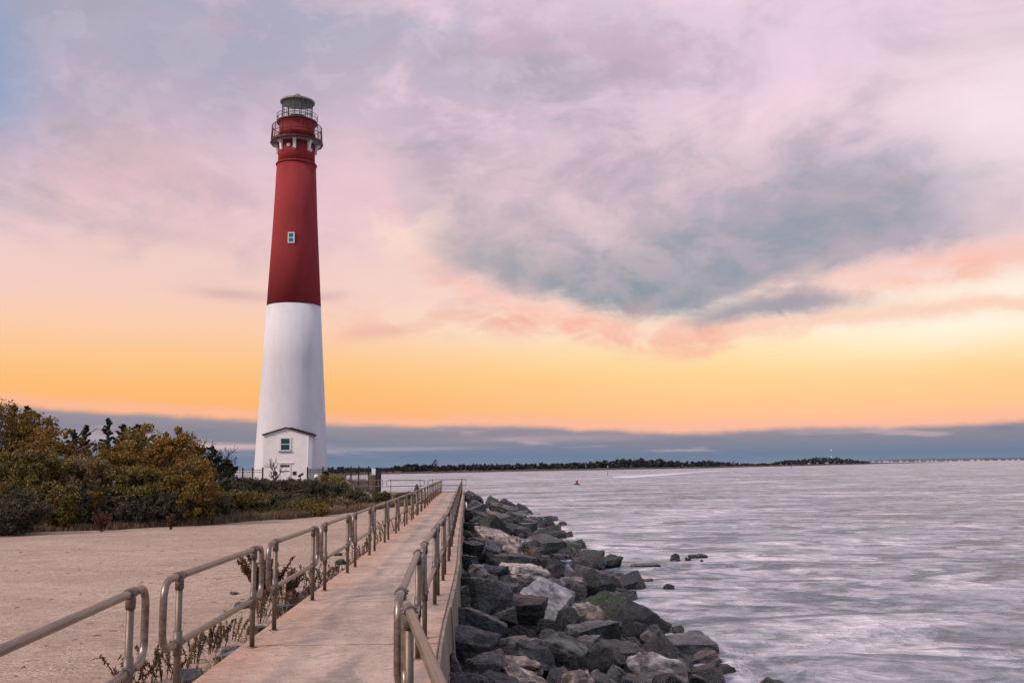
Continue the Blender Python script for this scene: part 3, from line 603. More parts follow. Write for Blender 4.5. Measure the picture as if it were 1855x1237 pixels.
# ------------------------------------------------------------------ lighthouse
def build_lighthouse():
    D = TW.y; pm = px_per_m((TW.x, D, 20))
    def Z(y): return at_y(531, y, D).z
    def Rm(w, y): return w / 2 / px_per_m((TW.x, D, Z(y)))
    root = empty('lighthouse', (TW.x, TW.y, TW.z)); tag(root, 'tall tapered lighthouse, red above and white below, with a glazed lantern and gallery', 'lighthouse')
    def P(mb, name, mat, parent=root, bevel=0):
        mb.v = [(x, y, z - TW.z) for x, y, z in mb.v]; return mb.build(name, MAT[mat], parent, bevel)
    white = [(900, 133), (868, 131), (845, 129), (751, 119), (650, 106.5), (556, 95.8)]
    P(MB().lathe([(Rm(w, y), Z(y)) for y, w in white], n=96), 'white_tower', 'white_paint')
    red = [(556, 95.9), (450, 83.7), (392, 77.2), (303, 69.4)]
    P(MB().lathe([(Rm(w, y) + .006, Z(y) + (.004 if k == 0 else 0)) for k, (y, w) in enumerate(red)], n=96), 'red_tower', 'red_paint')
    zr = Z(301); r0 = Rm(69.6, 301)
    P(MB().lathe([(r0 - .1, zr - .12), (r0 + .10, zr - .06), (r0 + .14, zr + .06), (r0 + .08, zr + .16), (r0 - .2, zr + .2)], n=96), 'ring_moulding', 'red_paint')
    zg = Z(262.5); rn = Rm(65, 285)
    P(MB().lathe([(rn + .02, zr + .2), (rn - .02, zg - .02)], n=72), 'neck', 'red_paint')
    rg = Rm(93.5, 263)
    P(MB().lathe([(rn - .1, zg), (rg, zg), (rg + .04, zg + .12), (rg, zg + .22), (rn - .1, zg + .24)], n=16, smooth=False, a0=PI / 16), 'gallery_deck', 'iron_red')
    P(MB().lathe([(rn + .02, zg - .05), (rg - .25, zg - .05), (rg - .25, zg - .004), (rn + .02, zg - .004)], n=32, smooth=False), 'gallery_soffit', 'grey_plaster')
    for k in range(8):
        a = -PI / 2 + .229 - .115 + k * PI / 4; mb = MB(); T = Matrix.Rotation(a, 4, 'Z')
        x0, x1 = rn + .03, rg - .45; h = zg - .02
        prof = [(x0, h), (x1, h), (x1 + .05, h - .18), (x1 - .12, h - .34), (x0 + (x1 - x0) * .55, h - .48), (x0 + (x1 - x0) * .5, h - .72), (x0 + .26, h - .86), (x0 + .22, h - 1.25), (x0, h - 1.38)]
        mb.prism(prof, -.2, .2); mb.v = [tuple(T @ Vector(q)) for q in mb.v]
        P(mb, 'bracket', 'trim_white', root, .03)
    zl = Z(224); rd = Rm(63, 240)
    P(MB().lathe([(rd, zg + .2), (rd, zg + 1.15), (rd + .08, zg + 1.2), (rd + .08, zg + 1.32), (rd, zg + 1.36), (rd, zl - .35), (rd + .25, zl - .1)], n=48), 'watch_room', 'red_paint')
    rl = Rm(72, 224)
    P(MB().lathe([(rd - .2, zl - .12), (rl, zl - .1), (rl + .03, zl), (rl, zl + .1), (rd - .2, zl + .1)], n=48), 'lantern_deck', 'iron_red')
    rt = Rm(89, 232); zt = Z(232) ; mb = MB()
    for zz, rr_ in ((zg + .3, rg - .08), (zg + .3 + (zt - zg - .3) * .5, (rg + rt) / 2 - .08), (zt, rt - .05)):
        mb.tube([(rr_ * math.cos(2 * PI * k / 32), rr_ * math.sin(2 * PI * k / 32), zz) for k in range(32)], .045, 6, closed_loop=True)
    for k in range(80):
        a = 2 * PI * k / 80; ra, rb = rg - .08, rt - .05; th = .06 if k % 5 == 0 else .018
        mb.tube([(ra * math.cos(a), ra * math.sin(a), zg + .2), (rb * math.cos(a), rb * math.sin(a), zt)], th, 5)
    P(mb, 'gallery_railing', 'iron_red')
    mb = MB(); zq = zl + 1.0
    for zz in (zq, zl + .55): mb.tube([(rl * math.cos(2 * PI * k / 40), rl * math.sin(2 * PI * k / 40), zz) for k in range(40)], .035, 6, closed_loop=True)
    for k in range(20): a = 2 * PI * k / 20; mb.tube([(rl * math.cos(a), rl * math.sin(a), zl + .1), (rl * math.cos(a), rl * math.sin(a), zq)], .025, 5)
    P(mb, 'lantern_railing', 'iron_red')
    ze = Z(188); ri = Rm(54, 205); re = Rm(61.8, 190)
    gl = P(MB().lathe([(ri, zl + .1), (ri, ze)], n=16, smooth=False, cap=(False, False)), 'lantern_glass', 'lantern_glass')
    mb = MB()
    for k in range(16): a = 2 * PI * k / 16; mb.tube([(ri * math.cos(a), ri * math.sin(a), zl + .1), (ri * math.cos(a), ri * math.sin(a), ze)], .038, 5)
    for zz in (zl + .18, zl + (ze - zl) * .36, zl + (ze - zl) * .68): mb.tube([(ri * math.cos(2 * PI * k / 16), ri * math.sin(2 * PI * k / 16), zz) for k in range(16)], .04, 5, closed_loop=True)
    P(mb, 'glazing_bars', 'bar_metal')
    P(MB().lathe([(ri * .55, zl + .1), (ri * .55, zl + .3), (ri * .62, zl + .34), (ri * .64, zl + .8), (ri * .5, zl + .95), (ri * .25, zl + 1.0)], n=24), 'lens_housing', 'trim_white')
    P(MB().lathe([(ri - .1, ze - .02), (re, ze), (re + .04, ze + .20), (re - .1, ze + .27), (re * .6, ze + .58), (.5, ze + .82), (.4, ze + .84), (.46, ze + 1.06), (.28, ze + 1.28), (.04, ze + 1.36)], n=16, smooth=False), 'lantern_roof', 'roof_metal')
    for x, y in ((521.3, 273), (559.5, 278)):
        cx = (x - 535.5) / (rn * px_per_m((TW.x, D, zg))); a = -PI / 2 + math.asin(max(-.95, min(.95, cx))) + .229
        zz = Z(y) ; T = Matrix.Rotation(a, 4, 'Z') @ Matrix.Translation((rn - .03, 0, zz)) @ Matrix.Rotation(PI / 2, 4, 'Y')
        mb = MB().lathe([(.10, .0), (.10, .12), (.24, .12), (.24, 0)], n=16); mb.v = [tuple(T @ Vector(q)) for q in mb.v]
        P(mb, 'porthole', 'trim_white')
    # tower window
    y0, y1 = 431.5, 450.5; rw = Rm(84, 450) + .02; a = -PI / 2 + .229 - .16; zz = (Z(y0) + Z(y1)) / 2; hh = (Z(y0) - Z(y1)) / 2; ww = .42
    T = Matrix.Rotation(a, 4, 'Z') @ Matrix.Translation((rw, 0, zz)); 
    mb = MB()
    for b in ((-.3, .10, -ww, ww, -hh, -hh + .13), (-.3, .10, -ww, ww, hh - .13, hh), (-.3, .10, -ww, -ww + .13, -hh + .131, hh - .131), (-.3, .10, ww - .13, ww, -hh + .131, hh - .131), (-.3, .08, -ww + .131, ww - .131, -.05, .05)): mb.box(*b, mat=T)
    fr = P(mb, 'window', 'trim_white')
    P(MB().box(-.3, .03, -ww + .132, ww - .132, -hh + .132, hh - .132, mat=T), 'pane', 'teal_glass', fr)
    # dark open window on the far right edge of the shaft
    # ---- entrance annex
    Ya = 112.5; A = at_y(517, 868, Ya); pa_ = px_per_m(A); z0 = TW.z - .6; W = 81 / pa_ / 2
    zE = at_y(517, 787.5, Ya).z; zP = at_y(517, 775.5, Ya).z; dep = 5.0
    yaw = math.atan2(A.x, A.y) * -1 - math.radians(7.5)
    T = Matrix.Translation((A.x - TW.x, A.y - TW.y, 0)) @ Matrix.Rotation(yaw, 4, 'Z')
    def PT(mb, *a, **k): mb.v = [tuple(T @ Vector(q)) for q in mb.v]; return P(mb, *a, **k)
    PT(MB().prism([(-W, z0), (W, z0), (W, zE), (0, zP), (-W, zE)], 0, dep), 'annex_wall', 'annex_white')
    mb = MB(); o = .22; sl = (zP - zE) / W
    mb.prism([(-W - .16, zE - sl * .16 + .004), (0, zP + .004), (0, zP + .14), (-W - .16, zE - sl * .16 + .14)], -o, dep - .4)
    mb.prism([(0.003, zP + .004), (W + .40, zE - sl * .40 + .004), (W + .40, zE - sl * .40 + .16), (0.003, zP + .14)], -o, dep - .4)
    rf = PT(mb, 'annex_roof', 'roof_dark')
    mb = MB()
    for k in range(5):
        x = .35 + k * .58; zz = zP - sl * x + .13; mb.box(x, x + .42, -o + .01, dep - .5, zz - .10, zz + .05)
    PT(mb, 'roof_tile', 'roof_dark', rf)
    wx0, wx1, wz0, wz1 = -.78, .62, at_y(517, 816.5, Ya).z, at_y(517, 792.5, Ya).z; mb = MB()
    for b in ((wx0, wx1, wz0, wz0 + .12), (wx0, wx1, wz1 - .12, wz1), (wx0, wx0 + .2, wz0 + .121, wz1 - .121), (wx1 - .2, wx1, wz0 + .121, wz1 - .121), (wx0 + .201, wx1 - .201, (wz0 + wz1) / 2 - .04, (wz0 + wz1) / 2 + .04)): mb.box(b[0], b[1], -.07, .1, b[2], b[3])
    wn = PT(mb, 'window', 'trim_white'); PT(MB().box(wx0 + .202, wx1 - .202, -.02, .12, wz0 + .122, wz1 - .122), 'pane', 'dark_glass', parent=wn)
    PT(MB().box(wx0 - .08, wx1 + .08, -.14, .05, wz0 - .12, wz0 - .003), 'window_sill', 'grey_plaster', parent=wn)
    dx0, dx1 = -.78, .62; dz1 = at_y(517, 839, Ya).z; mb = MB()
    for b in ((dx0, dx0 + .14, z0, dz1), (dx1 - .14, dx1, z0, dz1), (dx0 + .141, dx1 - .141, dz1 - .14, dz1)): mb.box(b[0], b[1], -.06, .1, b[2], b[3])
    mb.box(dx0 - .25, dx1 + .25, -.10, .08, dz1 + .003, dz1 + .09)
    dr = PT(mb, 'door_frame', 'trim_white'); PT(MB().box(dx0 + .142, dx1 - .142, -.02, .12, z0, dz1 - .142), 'door', 'annex_white', parent=dr)
    mb = MB()
    for k in range(4): x = dx0 + .16 + k * .275; mb.box(x, x + .24, -.03, .05, dz1 - .46, dz1 - .2)
    mb.box(dx0 + .16, dx1 - .16, -.035, .05, dz1 - 1.0, dz1 - .9); PT(mb, 'door_glazing', 'dark_grey', parent=dr)
    for cx in (1.05, -1.22):
        zc = at_y(517, 857, Ya).z; PT(MB().box(cx - .21, cx + .21, -.05, .02, zc - .21, zc + .21), 'wall_plaque', 'plaque')
    PT(MB().tube([(W - .05, -.06, z0), (W - .05, -.06, zE - .25)], .04, 8), 'downpipe', 'trim_white')

def simple_fence(name, label, pts, h, base=.15):
    """iron picket fence along the list of (X,Y); each run between posts is a picket panel"""
    root = empty(name, (pts[0][0], pts[0][1], 0)); tag(root, label, 'fence'); o = Vector((pts[0][0], pts[0][1], 0))
    for i, (x, y) in enumerate(pts):
        z = base; MB().box(x - .07 - o.x, x + .07 - o.x, y - .07 - o.y, y + .07 - o.y, z - .4, z + h + .25).build('fence_post', MAT['iron_black'], root)
        if i + 1 < len(pts):
            a = Vector((x, y, z)) - o; b = Vector((*pts[i + 1], z)) - o; mb = MB(); d = b - a; n = max(2, int(d.length / .16))
            for q in (.15, h - .3, h - .08): mb.tube([a + Vector((0, 0, q)) + d * .03, b + Vector((0, 0, q)) - d * .03], .028, 5)
            for k in range(1, n): p = a + d * (k / n); mb.tube([p + Vector((0, 0, .02)), p + Vector((0, 0, h + .12))], .016, 4)
            mb.build('picket_panel', MAT['iron_black'], root)
def build_yard():
    simple_fence('iron_fence', 'black iron picket fence left of the lighthouse door, running behind the scrub', [(xpx(x, 106.5), 106.5) for x in (406, 422, 440, 458, 476)], 1.75)
    simple_fence('iron_fence', 'black iron picket fence right of the lighthouse, with the bright water showing through', [(xpx(x, 105), 105 ) for x in (557, 585, 603, 622, 636, 650, 668)], 1.72)
    Yp = 100; zt = at_y(685, 847, Yp).z; x0, x1 = xpx(680.5, Yp), xpx(690, Yp); zb = -.9
    r = empty('brick_pillar', ((x0 + x1) / 2, Yp, zb)); tag(r, 'dark brick gate pillar with a cap at the right end of the iron fence', 'pillar'); hw = (x1 - x0) / 2
    MB().box(-hw, hw, -hw, hw, 0, zt - zb - .18).build('shaft', MAT['dark_brick'], r, .01); MB().box(-hw - .1, hw + .1, -hw - .1, hw + .1, zt - zb - .177, zt - zb).build('cap', MAT['dark_grey'], r, .03)
    xs = xpx(677, Yp - .8); r = empty('sign', (xs, Yp - .8, -.3)); tag(r, 'small white notice board on a thin post left of the dark brick pillar', 'sign')
    MB().tube([(0, 0, -.6), (0, 0, 2.2)], .035, 8).build('post', MAT['dark_grey'], r); MB().box(-.2, .2, -.07, -.04, 1.55, 2.15).build('panel', MAT['trim_white'], r, .005)
    Yw = 103; mb = MB().box(xpx(594, Yw), xpx(626, Yw), Yw, Yw + .4, -1.2, at_y(610, 858.5, Yw).z); tag(mb.build('brown_wall', MAT['brown_wood'], None, .02), 'low brown wall behind the fence just right of the lighthouse base', 'wall')
    mb = MB().box(xpx(668, Yw - 2), xpx(681, Yw - 2), Yw - 2, Yw - 1.6, -1.2, at_y(672, 860, Yw).z); tag(mb.build('brick_wall', MAT['brown_wood'], None, .02), 'short brownish wall butting against the dark brick pillar', 'wall')
    Yg = 108; mb = MB().box(xpx(558.5, Yg), xpx(584, Yg), Yg, Yg + .3, -.4, at_y(570, 848.5, Yg).z); tag(mb.build('screen_wall', MAT['grey_plaster'], None, .02), 'grey screen wall against the lighthouse base between the annex and the fence', 'wall')
    # stairs down from the cross walk, with two sloping handrails
    Ys = 87.0; xa, xb = xpx(622, Ys), xpx(662, Ys); r = empty('stairs', (xb, Ys - 1.0, -1.1)); tag(r, 'short flight of concrete steps down to the sand beside the scrub', 'stairs'); n = 7
    mb = MB()
    for k in range(n): mb.box(xa - xb + (xb - xa) * (1 - k / n) * .0, (xa - xb) * (k / n), -.9, .9, k * .12 - .3, (k + 1) * .12)
    mb.build('steps', MAT['wallc'], r, .01)
    for yy in (-.8, .8):
        mb = MB()
        for hh in (.5, 1.0): mb.tube([(0, yy, .1 + hh), (xa - xb, yy, .95 + hh)], .035, 8)
        for t in (0, .5, 1): mb.tube([((xa - xb) * t, yy, .1 + .8 * t - .2), ((xa - xb) * t, yy, 1.1 + .85 * t)], .03, 8)
        mb.build('handrail', MAT['rail'], r)
    P = on_z(672, 912, -1.0); r = empty('marker_post', (P.x, P.y, ground_z(P.x, P.y))); tag(r, 'weathered wooden post standing on the sand below the stairs', 'post')
    MB().box(-.08, .08, -.08, .08, -.2, 1.35).build('timber', MAT['bark_pale'], r, .015); MB().box(-.16, .16, -.12, -.085, .95, 1.3).build('plate', MAT['bark'], r, .005)
    P = at_y(544, 868, 108); r = empty('floodlight', (P.x, 108, .2)); tag(r, 'dark floodlight tilted up on a short pole in front of the annex', 'floodlight')
    MB().tube([(0, 0, -.3), (0, 0, .9)], .05, 8).build('pole', MAT['dark_grey'], r)
    mb = MB().box(-.32, .32, -.18, .18, -.12, .12, mat=Matrix.Translation((.05, 0, 1.02)) @ Matrix.Rotation(-.55, 4, 'Y')); mb.build('lamp_head', MAT['dark_grey'], r, .03)
    P = at_y(573, 866, 103); r = empty('coin_viewer', (P.x, 103, -.1)); tag(r, 'coin viewer with a pale domed head on a dark stand, right of the annex corner', 'viewer')
    MB().lathe([(.16, -.4), (.10, .1), (.07, .7), (.09, 1.0)], n=12).build('stand', MAT['dark_grey'], r); MB().lathe([(.1, 1.0), (.24, 1.05), (.26, 1.2), (.18, 1.36), (.02, 1.42)], n=14).build('head', MAT['trim_white'], r)
    MB().tube([(.24, 0, -.3), (.1, -.05, .95)], .06, 8).build('step_arm', MAT['dark_grey'], r)
    P = at_y(755.5, 887, YEND + .6); o = empty('duffel_bag', (P.x, YEND + .3, zdeck(YEND) + .056)); tag(o, 'small dark pointed bundle set against the far cross railing', 'bundle')
    MB().lathe([(.22, 0), (.26, .12), (.2, .35), (.1, .6), (.03, .72)], n=10).build('sack', MAT['dark_grey'], o)

# ------------------------------------------------------------------ vegetation
def leaves(cent, spread, per, size, flat=1.0, up=0.0, aspect=1.5):
    n = len(cent) * per; c = np.repeat(np.asarray(cent, float), per, 0); sp = np.repeat(np.broadcast_to(np.asarray(spread, float).reshape(-1, 1) if np.ndim(spread) else np.full((len(cent), 1), spread), (len(cent), 1)), per, 0)
    d = rng.normal(size=(n, 3)); d /= np.linalg.norm(d, axis=1, keepdims=True); d *= rng.random((n, 1)) ** .45; d[:, 2] *= flat
    p = c + d * sp
    a = rng.normal(size=(n, 3)); a[:, 2] += up; a /= np.linalg.norm(a, axis=1, keepdims=True)
    b = rng.normal(size=(n, 3)); b -= a * (a * b).sum(1, keepdims=True); b /= np.linalg.norm(b, axis=1, keepdims=True)
    s = size * (.55 + .9 * rng.random((n, 1)))
    a *= s * aspect * .5; b *= s * .5
    return np.stack([p - a, p + b * .8 - a * .15, p + a, p - b * .8 - a * .15], 1).reshape(-1, 3)
def quads(v): return np.arange(len(v)).reshape(-1, 4)
def branch(mb, p, d, L, r, lvl, rnd, bend=.25, split=3, up=.1, tmin=.004):
    pts = [Vector(p)]; dd = Vector(d).normalized(); n = 5
    for k in range(n):
        dd = (dd + Vector((rnd.gauss(0, bend), rnd.gauss(0, bend), rnd.gauss(0, bend) + up)) * .5).normalized(); pts.append(pts[-1] + dd * L / n)
    mb.tube(pts, [max(tmin, r * (1 - .6 * k / n)) for k in range(n + 1)], 5 if lvl else 4)
    if lvl:
        for k in range(split):
            t = rnd.randint(2, n); nd = (dd + Vector((rnd.gauss(0, .7), rnd.gauss(0, .7), rnd.gauss(.1, .5)))).normalized()
            branch(mb, pts[t], nd, L * rnd.uniform(.5, .75), r * .55, lvl - 1, rnd, bend, split, up, tmin)
def tree(name, X, Y, w, h, leaf, label, cat='tree', group=None, style='broad', dens=1.0, bark='bark', size=.2, lift=.12, seed=0):
    rnd = random.Random(seed * 13 + int(abs(X) * 10)); z = ground_z(X, Y) - .05
    r = empty(name, (X, Y, z)); tag(r, label, cat, group)
    mb = MB(); C = []; SP = []
    if style == 'cedar':
        lean = Vector((rnd.gauss(0, .05), 0, 0)); top = Vector((lean.x * h, 0, h)); mb.tube([(0, 0, -.2), top * .5, top * .97], [.05 * h ** .8, .035 * h ** .8, .012], 6)
        nb = int(46 * dens)
        for k in range(nb):
            t = lift + (1 - lift) * (k / nb); a = rnd.random() * 2 * PI; Lr = w / 2 * (1 - t) ** .75 * rnd.uniform(.45, 1.15) + .10
            b0 = top * t; e = b0 + Vector((math.cos(a) * Lr, math.sin(a) * Lr, Lr * rnd.uniform(.15, .75))); mb.tube([b0, (b0 + e) / 2 - Vector((0, 0, .04)), e], [.02, .014, .006], 4)
            for q in (.35, .55, .75, .9, 1.0): C.append(b0.lerp(e, q)); SP.append(.045 + .11 * Lr * (1.15 - q * .6))
        C += [top, top * .97, top * .94, top * .9]; SP += [.05, .07, .10, .13]; per = 24
    else:
        ns = max(2, int(w)); 
        for k in range(ns):
            a = rnd.random() * 2 * PI; rr_ = rnd.random() * w * .2; branch(mb, (math.cos(a) * rr_, math.sin(a) * rr_, -.1), (math.cos(a) * .35, math.sin(a) * .35, 1), h * .55, .045 * h ** .6, 2, rnd, .22, 3)
        nc = int((26 + 9 * w * h) * dens)
        for k in range(nc):
            u = rnd.random() * 2 * PI; v = rnd.uniform(-1, 1) ; rad = rnd.uniform(.35, 1) ** .5
            q = Vector((math.sqrt(1 - v * v) * math.cos(u), math.sqrt(1 - v * v) * math.sin(u) * .8, v)) * rad
            wob = 1 + .30 * mn.noise(Vector((q.x * 2.1 + seed, q.y * 2.1, q.z * 2.1 + X)))
            zc = h * (lift + (1 - lift) * .5) + q.z * h * (1 - lift) * .5 * wob
            x = q.x * w * .5 * wob; y = q.y * w * .5 * wob
            C.append(Vector((x, y, max(.12, zc)))); SP.append(rnd.uniform(.18, .46) * (.6 + .12 * h))
        for k in range(int(5 * w)):
            a = rnd.random() * 2 * PI; q = rnd.uniform(.2, .5) * w; C.append(Vector((math.cos(a) * q, math.sin(a) * q * .8, h * rnd.uniform(.75, 1.04) * (1 - (q / w) ** 2 * .9)))); SP.append(rnd.uniform(.06, .16))
        per = 95
    mb.build('trunk' if cat == 'tree' else 'stem', MAT[bark], r)
    v = leaves([tuple(q) for q in C], np.array(SP), per, size, .8)
    np_mesh('crown' if cat == 'tree' else 'foliage', v, quads(v), MAT[leaf], r); return r
def bare(name, X, Y, h, label, seed, lvl=4, bark='bark', r=.09, d=(0, 0, 1), group=None, cat='tree', split=3, tmin=.012):
    rnd = random.Random(seed); root = empty(name, (X, Y, ground_z(X, Y) - .1)); tag(root, label, cat, group)
    mb = MB(); branch(mb, (0, 0, 0), d, h * .5, r, lvl, rnd, .3, split, .12, tmin); mb.build('branches', MAT[bark], root); return root
def build_vegetation():
    g = 'autumn scrub trees along the back of the sand'
    T = [  # px centre, px width, px top, distance, style, leaf, label
     (18, 170, 737, 51, 'broad', 'leaf_gold', 'tallest golden brown tree at the left edge, its crown topping all the scrub'),
     (8, 70, 733, 55, 'cedar', 'leaf_cedar', 'green cedar tips rising behind the tallest golden tree at the left edge'),
     (52, 60, 735, 56, 'cedar', 'leaf_cedar', 'green cedar crown just right of the top of the tallest golden tree'),
     (93, 105, 776, 49, 'broad', 'leaf_orange', 'orange-topped tree just right of the tallest golden tree at the left'),
     (124, 40, 778, 57, 'cedar', 'leaf_cedar', 'narrow dark cedar tip between the orange-topped tree and the spires'),
     (152, 46, 770, 59, 'cedar', 'leaf_cedar', 'dark open cedar left of the tallest cedar spire'),
     (188, 50, 758, 60, 'cedar', 'leaf_cedar', 'tallest dark cedar spire standing above the middle of the scrub'),
     (226, 52, 768, 61, 'cedar', 'leaf_cedar', 'dark cedar with forked top just right of the tallest spire'),
     (252, 70, 768, 58, 'cedar', 'leaf_cedar', 'broad dark cedar showing between two golden crowns'),
     (262, 110, 776, 54, 'broad', 'leaf_gold', 'golden brown tree in front of the broad dark cedar'),
     (315, 44, 774, 55, 'cedar', 'leaf_cedar', 'dark cedar tip above the rightmost orange crown'),
     (318, 110, 782, 51, 'broad', 'leaf_orange', 'rightmost large orange gold tree, next to the gap of sky before the lighthouse'),
     (200, 130, 806, 50, 'broad', 'leaf_gold', 'golden crown below the cedar spires in the middle of the scrub'),
     (138, 115, 828, 47.5, 'broad', 'leaf_brown', 'brown leaved tree in front of the orange-topped one'),
     (52, 130, 806, 46, 'broad', 'leaf_olive', 'olive brown tree in front of the tallest golden tree'),
     (250, 110, 842, 48, 'broad', 'leaf_olive', 'dull olive tree low in the middle front of the scrub'),
     (345, 100, 836, 48, 'broad', 'leaf_gold', 'low gold tree in front of the rightmost orange tree'),
     (414, 52, 832, 66, 'cedar', 'leaf_cedar', 'shorter dark cedar just right of the lone ragged cedar, before the left fence'),
     (372, 60, 826, 57, 'cedar', 'leaf_dark', 'grey-green cedar between the low gold tree and the lone ragged cedar'),
     (390, 64, 808, 60, 'cedar', 'leaf_cedar', 'ragged dark cedar standing alone right of the orange trees')]
    for k, (x, w, yt, Y, st, lf, lab) in enumerate(T):
        P = at_y(x, 860, Y); m = px_per_m(P); W = w / m; zt = at_y(x, yt, Y).z; h = zt - ground_z(P.x, Y) + (.0 if st == 'cedar' else .12)
        tree('cedar_tree' if st == 'cedar' else 'scrub_tree', P.x, Y, W * (1.25 if st == 'cedar' else 1.05), h, lf, lab, 'tree', g, st, 1.0 if st == 'broad' else 1.3, size=.095 if st == 'broad' else .085, lift=.06 if st == 'broad' else .25, seed=k)
    g = 'low shrubs between the sand and the lighthouse'
    Bs = [(25, 130, 893, 41.5, 'leaf_dark', 'dark blue-green bush spilling onto the sand at the left edge'), (92, 110, 868, 45, 'leaf_olive', 'olive bush next to the dark bush at the left edge'), (165, 90, 878, 46.5, 'leaf_dark', 'dark shadowy bush under the brown leaved tree'),
     (108, 50, 888, 44.6, 'leaf_gold', 'small golden bush at the sand edge near the white stake'), (170, 44, 884, 46.4, 'leaf_gold', 'small golden bush at the foot of the brown leaved tree'),
     (236, 90, 892, 47, 'leaf_dark', 'dark low bush under the dull olive tree'), (300, 100, 888, 47.5, 'leaf_dark', 'dark low bush under the low gold tree'), (372, 90, 886, 50, 'leaf_dark', 'dark tangled bush below the lone ragged cedar'),
     (428, 80, 890, 55, 'leaf_olive', 'rounded olive bush left of the annex door'), (462, 70, 893, 56, 'leaf_olive', 'olive gold bush in front of the grey-green thicket'), (440, 90, 868, 68, 'leaf_dark', 'dark bush below the left iron fence'),
     (408, 90, 866, 64, 'leaf_dark', 'tall dark bush at the foot of the two right cedars'), (492, 100, 868, 72, 'leaf_dark', 'dark bush right in front of the annex door'), (540, 90, 868, 75, 'leaf_dark', 'grey-green bush below the annex corner'), (585, 70, 872, 74, 'leaf_dark', 'dark bush left of the rusty green cedar shrub'),
     (515, 90, 893, 60, 'leaf_dark', 'broad dark thicket in the middle ground'), (545, 50, 902, 58, 'leaf_olive', 'olive clump in front of the broad dark thicket'), (575, 46, 912, 57, 'leaf_gold', 'small golden tussock shrub at the edge of the dry grass'),
     (635, 60, 884, 74, 'leaf_dark', 'dark bush at the foot of the stairs'), (660, 26, 900, 70, 'leaf_dark', 'small dark bush right of the stairs near the wooden post'), (612, 60, 902, 66, 'leaf_brown', 'brown grassy bush below the rusty green cedar shrub'),
     (690, 34, 889, 82, 'leaf_weed', 'weedy bush against the far retaining wall'), (735, 40, 893, 83, 'leaf_weed', 'low weedy bush against the right part of the far retaining wall')]
    for k, (x, w, yt, Y, lf, lab) in enumerate(Bs):
        P = at_y(x, 890, Y); m = px_per_m(P); h = at_y(x, yt, Y).z - ground_z(P.x, Y)
        tree('shrub', P.x, Y, w / m, max(.5, h), lf, lab, 'shrub', g, 'broad', 1.5, size=.085, lift=.02, seed=50 + k)
    P = at_y(604, 880, 76); tree('cedar_shrub', P.x, 76, 66 / px_per_m(P), at_y(604, 860, 76).z - ground_z(P.x, 76), 'leaf_olive', 'bushy rusty green cedar shrub left of the stairs', 'shrub', g, 'broad', 1.5, size=.08, lift=.02, seed=90)
    P = at_y(592, 860, 80); tree('cedar_shrub', P.x, 80, 26 / px_per_m(P), at_y(592, 853, 80).z - ground_z(P.x, 80), 'leaf_cedar', 'slim dark cedar tip just left of the rusty green cedar shrub', 'shrub', g, 'cedar', 1, size=.08, lift=.05, seed=91)
    bare('bare_tree', xpx(427, 78), 78, 4.2, 'leafless twiggy tree between the ragged cedar and the left iron fence', 5, 4, 'bark_dark', .11, (0, 0, 1), split=4, tmin=.015)
    bare('bare_tree', xpx(503, 100), 100, 3.5, 'leafless tree leaning left in front of the white annex', 8, 3, 'bark_dark', .12, (-.7, 0, 1), split=5, tmin=.013)
    bare('bare_tree', xpx(375, 56), 56, 3.4, 'pale dead branches leaning beside the ragged dark cedar', 21, 3, 'bark_pale', .05, (-.25, 0, 1))
    bare('bare_tree', xpx(392, 54), 54, 2.4, 'pale dead twigs at the right foot of the ragged dark cedar', 23, 3, 'bark_pale', .04, (.3, 0, 1))
    P = on_z(84, 936, sand_z(44)); o = MB().tube([(0, 0, -.1), (.02, 0, .4), (-.01, 0, .85)], [.06, .055, .04], 8).build('wooden_stake', MAT['bark_pale']); o.location = (P.x, P.y, sand_z(44)); tag(o, 'pale bleached wooden stake at the sand edge under the left trees', 'stake')
    # weeds
    def weed(x, y, h, lf, lab, ns=9, wide=.5, leafs=9, seed=0, size=.06):
        P = on_z(x, y, -.48)
        if P.x > xl(P.y) - .05: P.x = xl(P.y) - .08
        z = ground_z(P.x, P.y); rnd = random.Random(seed + int(x * 7)); r = empty('weed', (P.x, P.y, z)); tag(r, lab, 'plant', 'weeds along the walkway and sand'); mb = MB(); C = []
        for k in range(ns):
            a = rnd.random() * 2 * PI; s = rnd.uniform(.3, 1) * wide; hh = h * rnd.uniform(.55, 1); p0 = Vector((math.cos(a) * s * .15, math.sin(a) * s * .15, -.02)); p2 = Vector((math.cos(a) * s * h, math.sin(a) * s * h, hh)); p1 = p0.lerp(p2, .5) + Vector((0, 0, .12 * hh))
            mb.tube([p0, p1, p2], [.007, .005, .003], 4)
            for q in range(leafs): t = .25 + .75 * q / (leafs - 1); C.append(tuple(p0.lerp(p1, t * 2) if t < .5 else p1.lerp(p2, t * 2 - 1)))
        mb.build('stem', MAT['bark'], r); v = leaves(C, .015 + h * .015, 5, size * .5, 1, .8, 3.0); np_mesh('foliage', v, quads(v), MAT[lf], r)
    weed(480, 1075, .85, 'leaf_rust', 'large dark red weed bush behind the gap between the second and third left panels', 30, .75, 12, 1, .08)
    weed(515, 1065, .5, 'leaf_weed', 'grey-green tuft right of the large dark red weed bush', 26, .8, 10, 2)
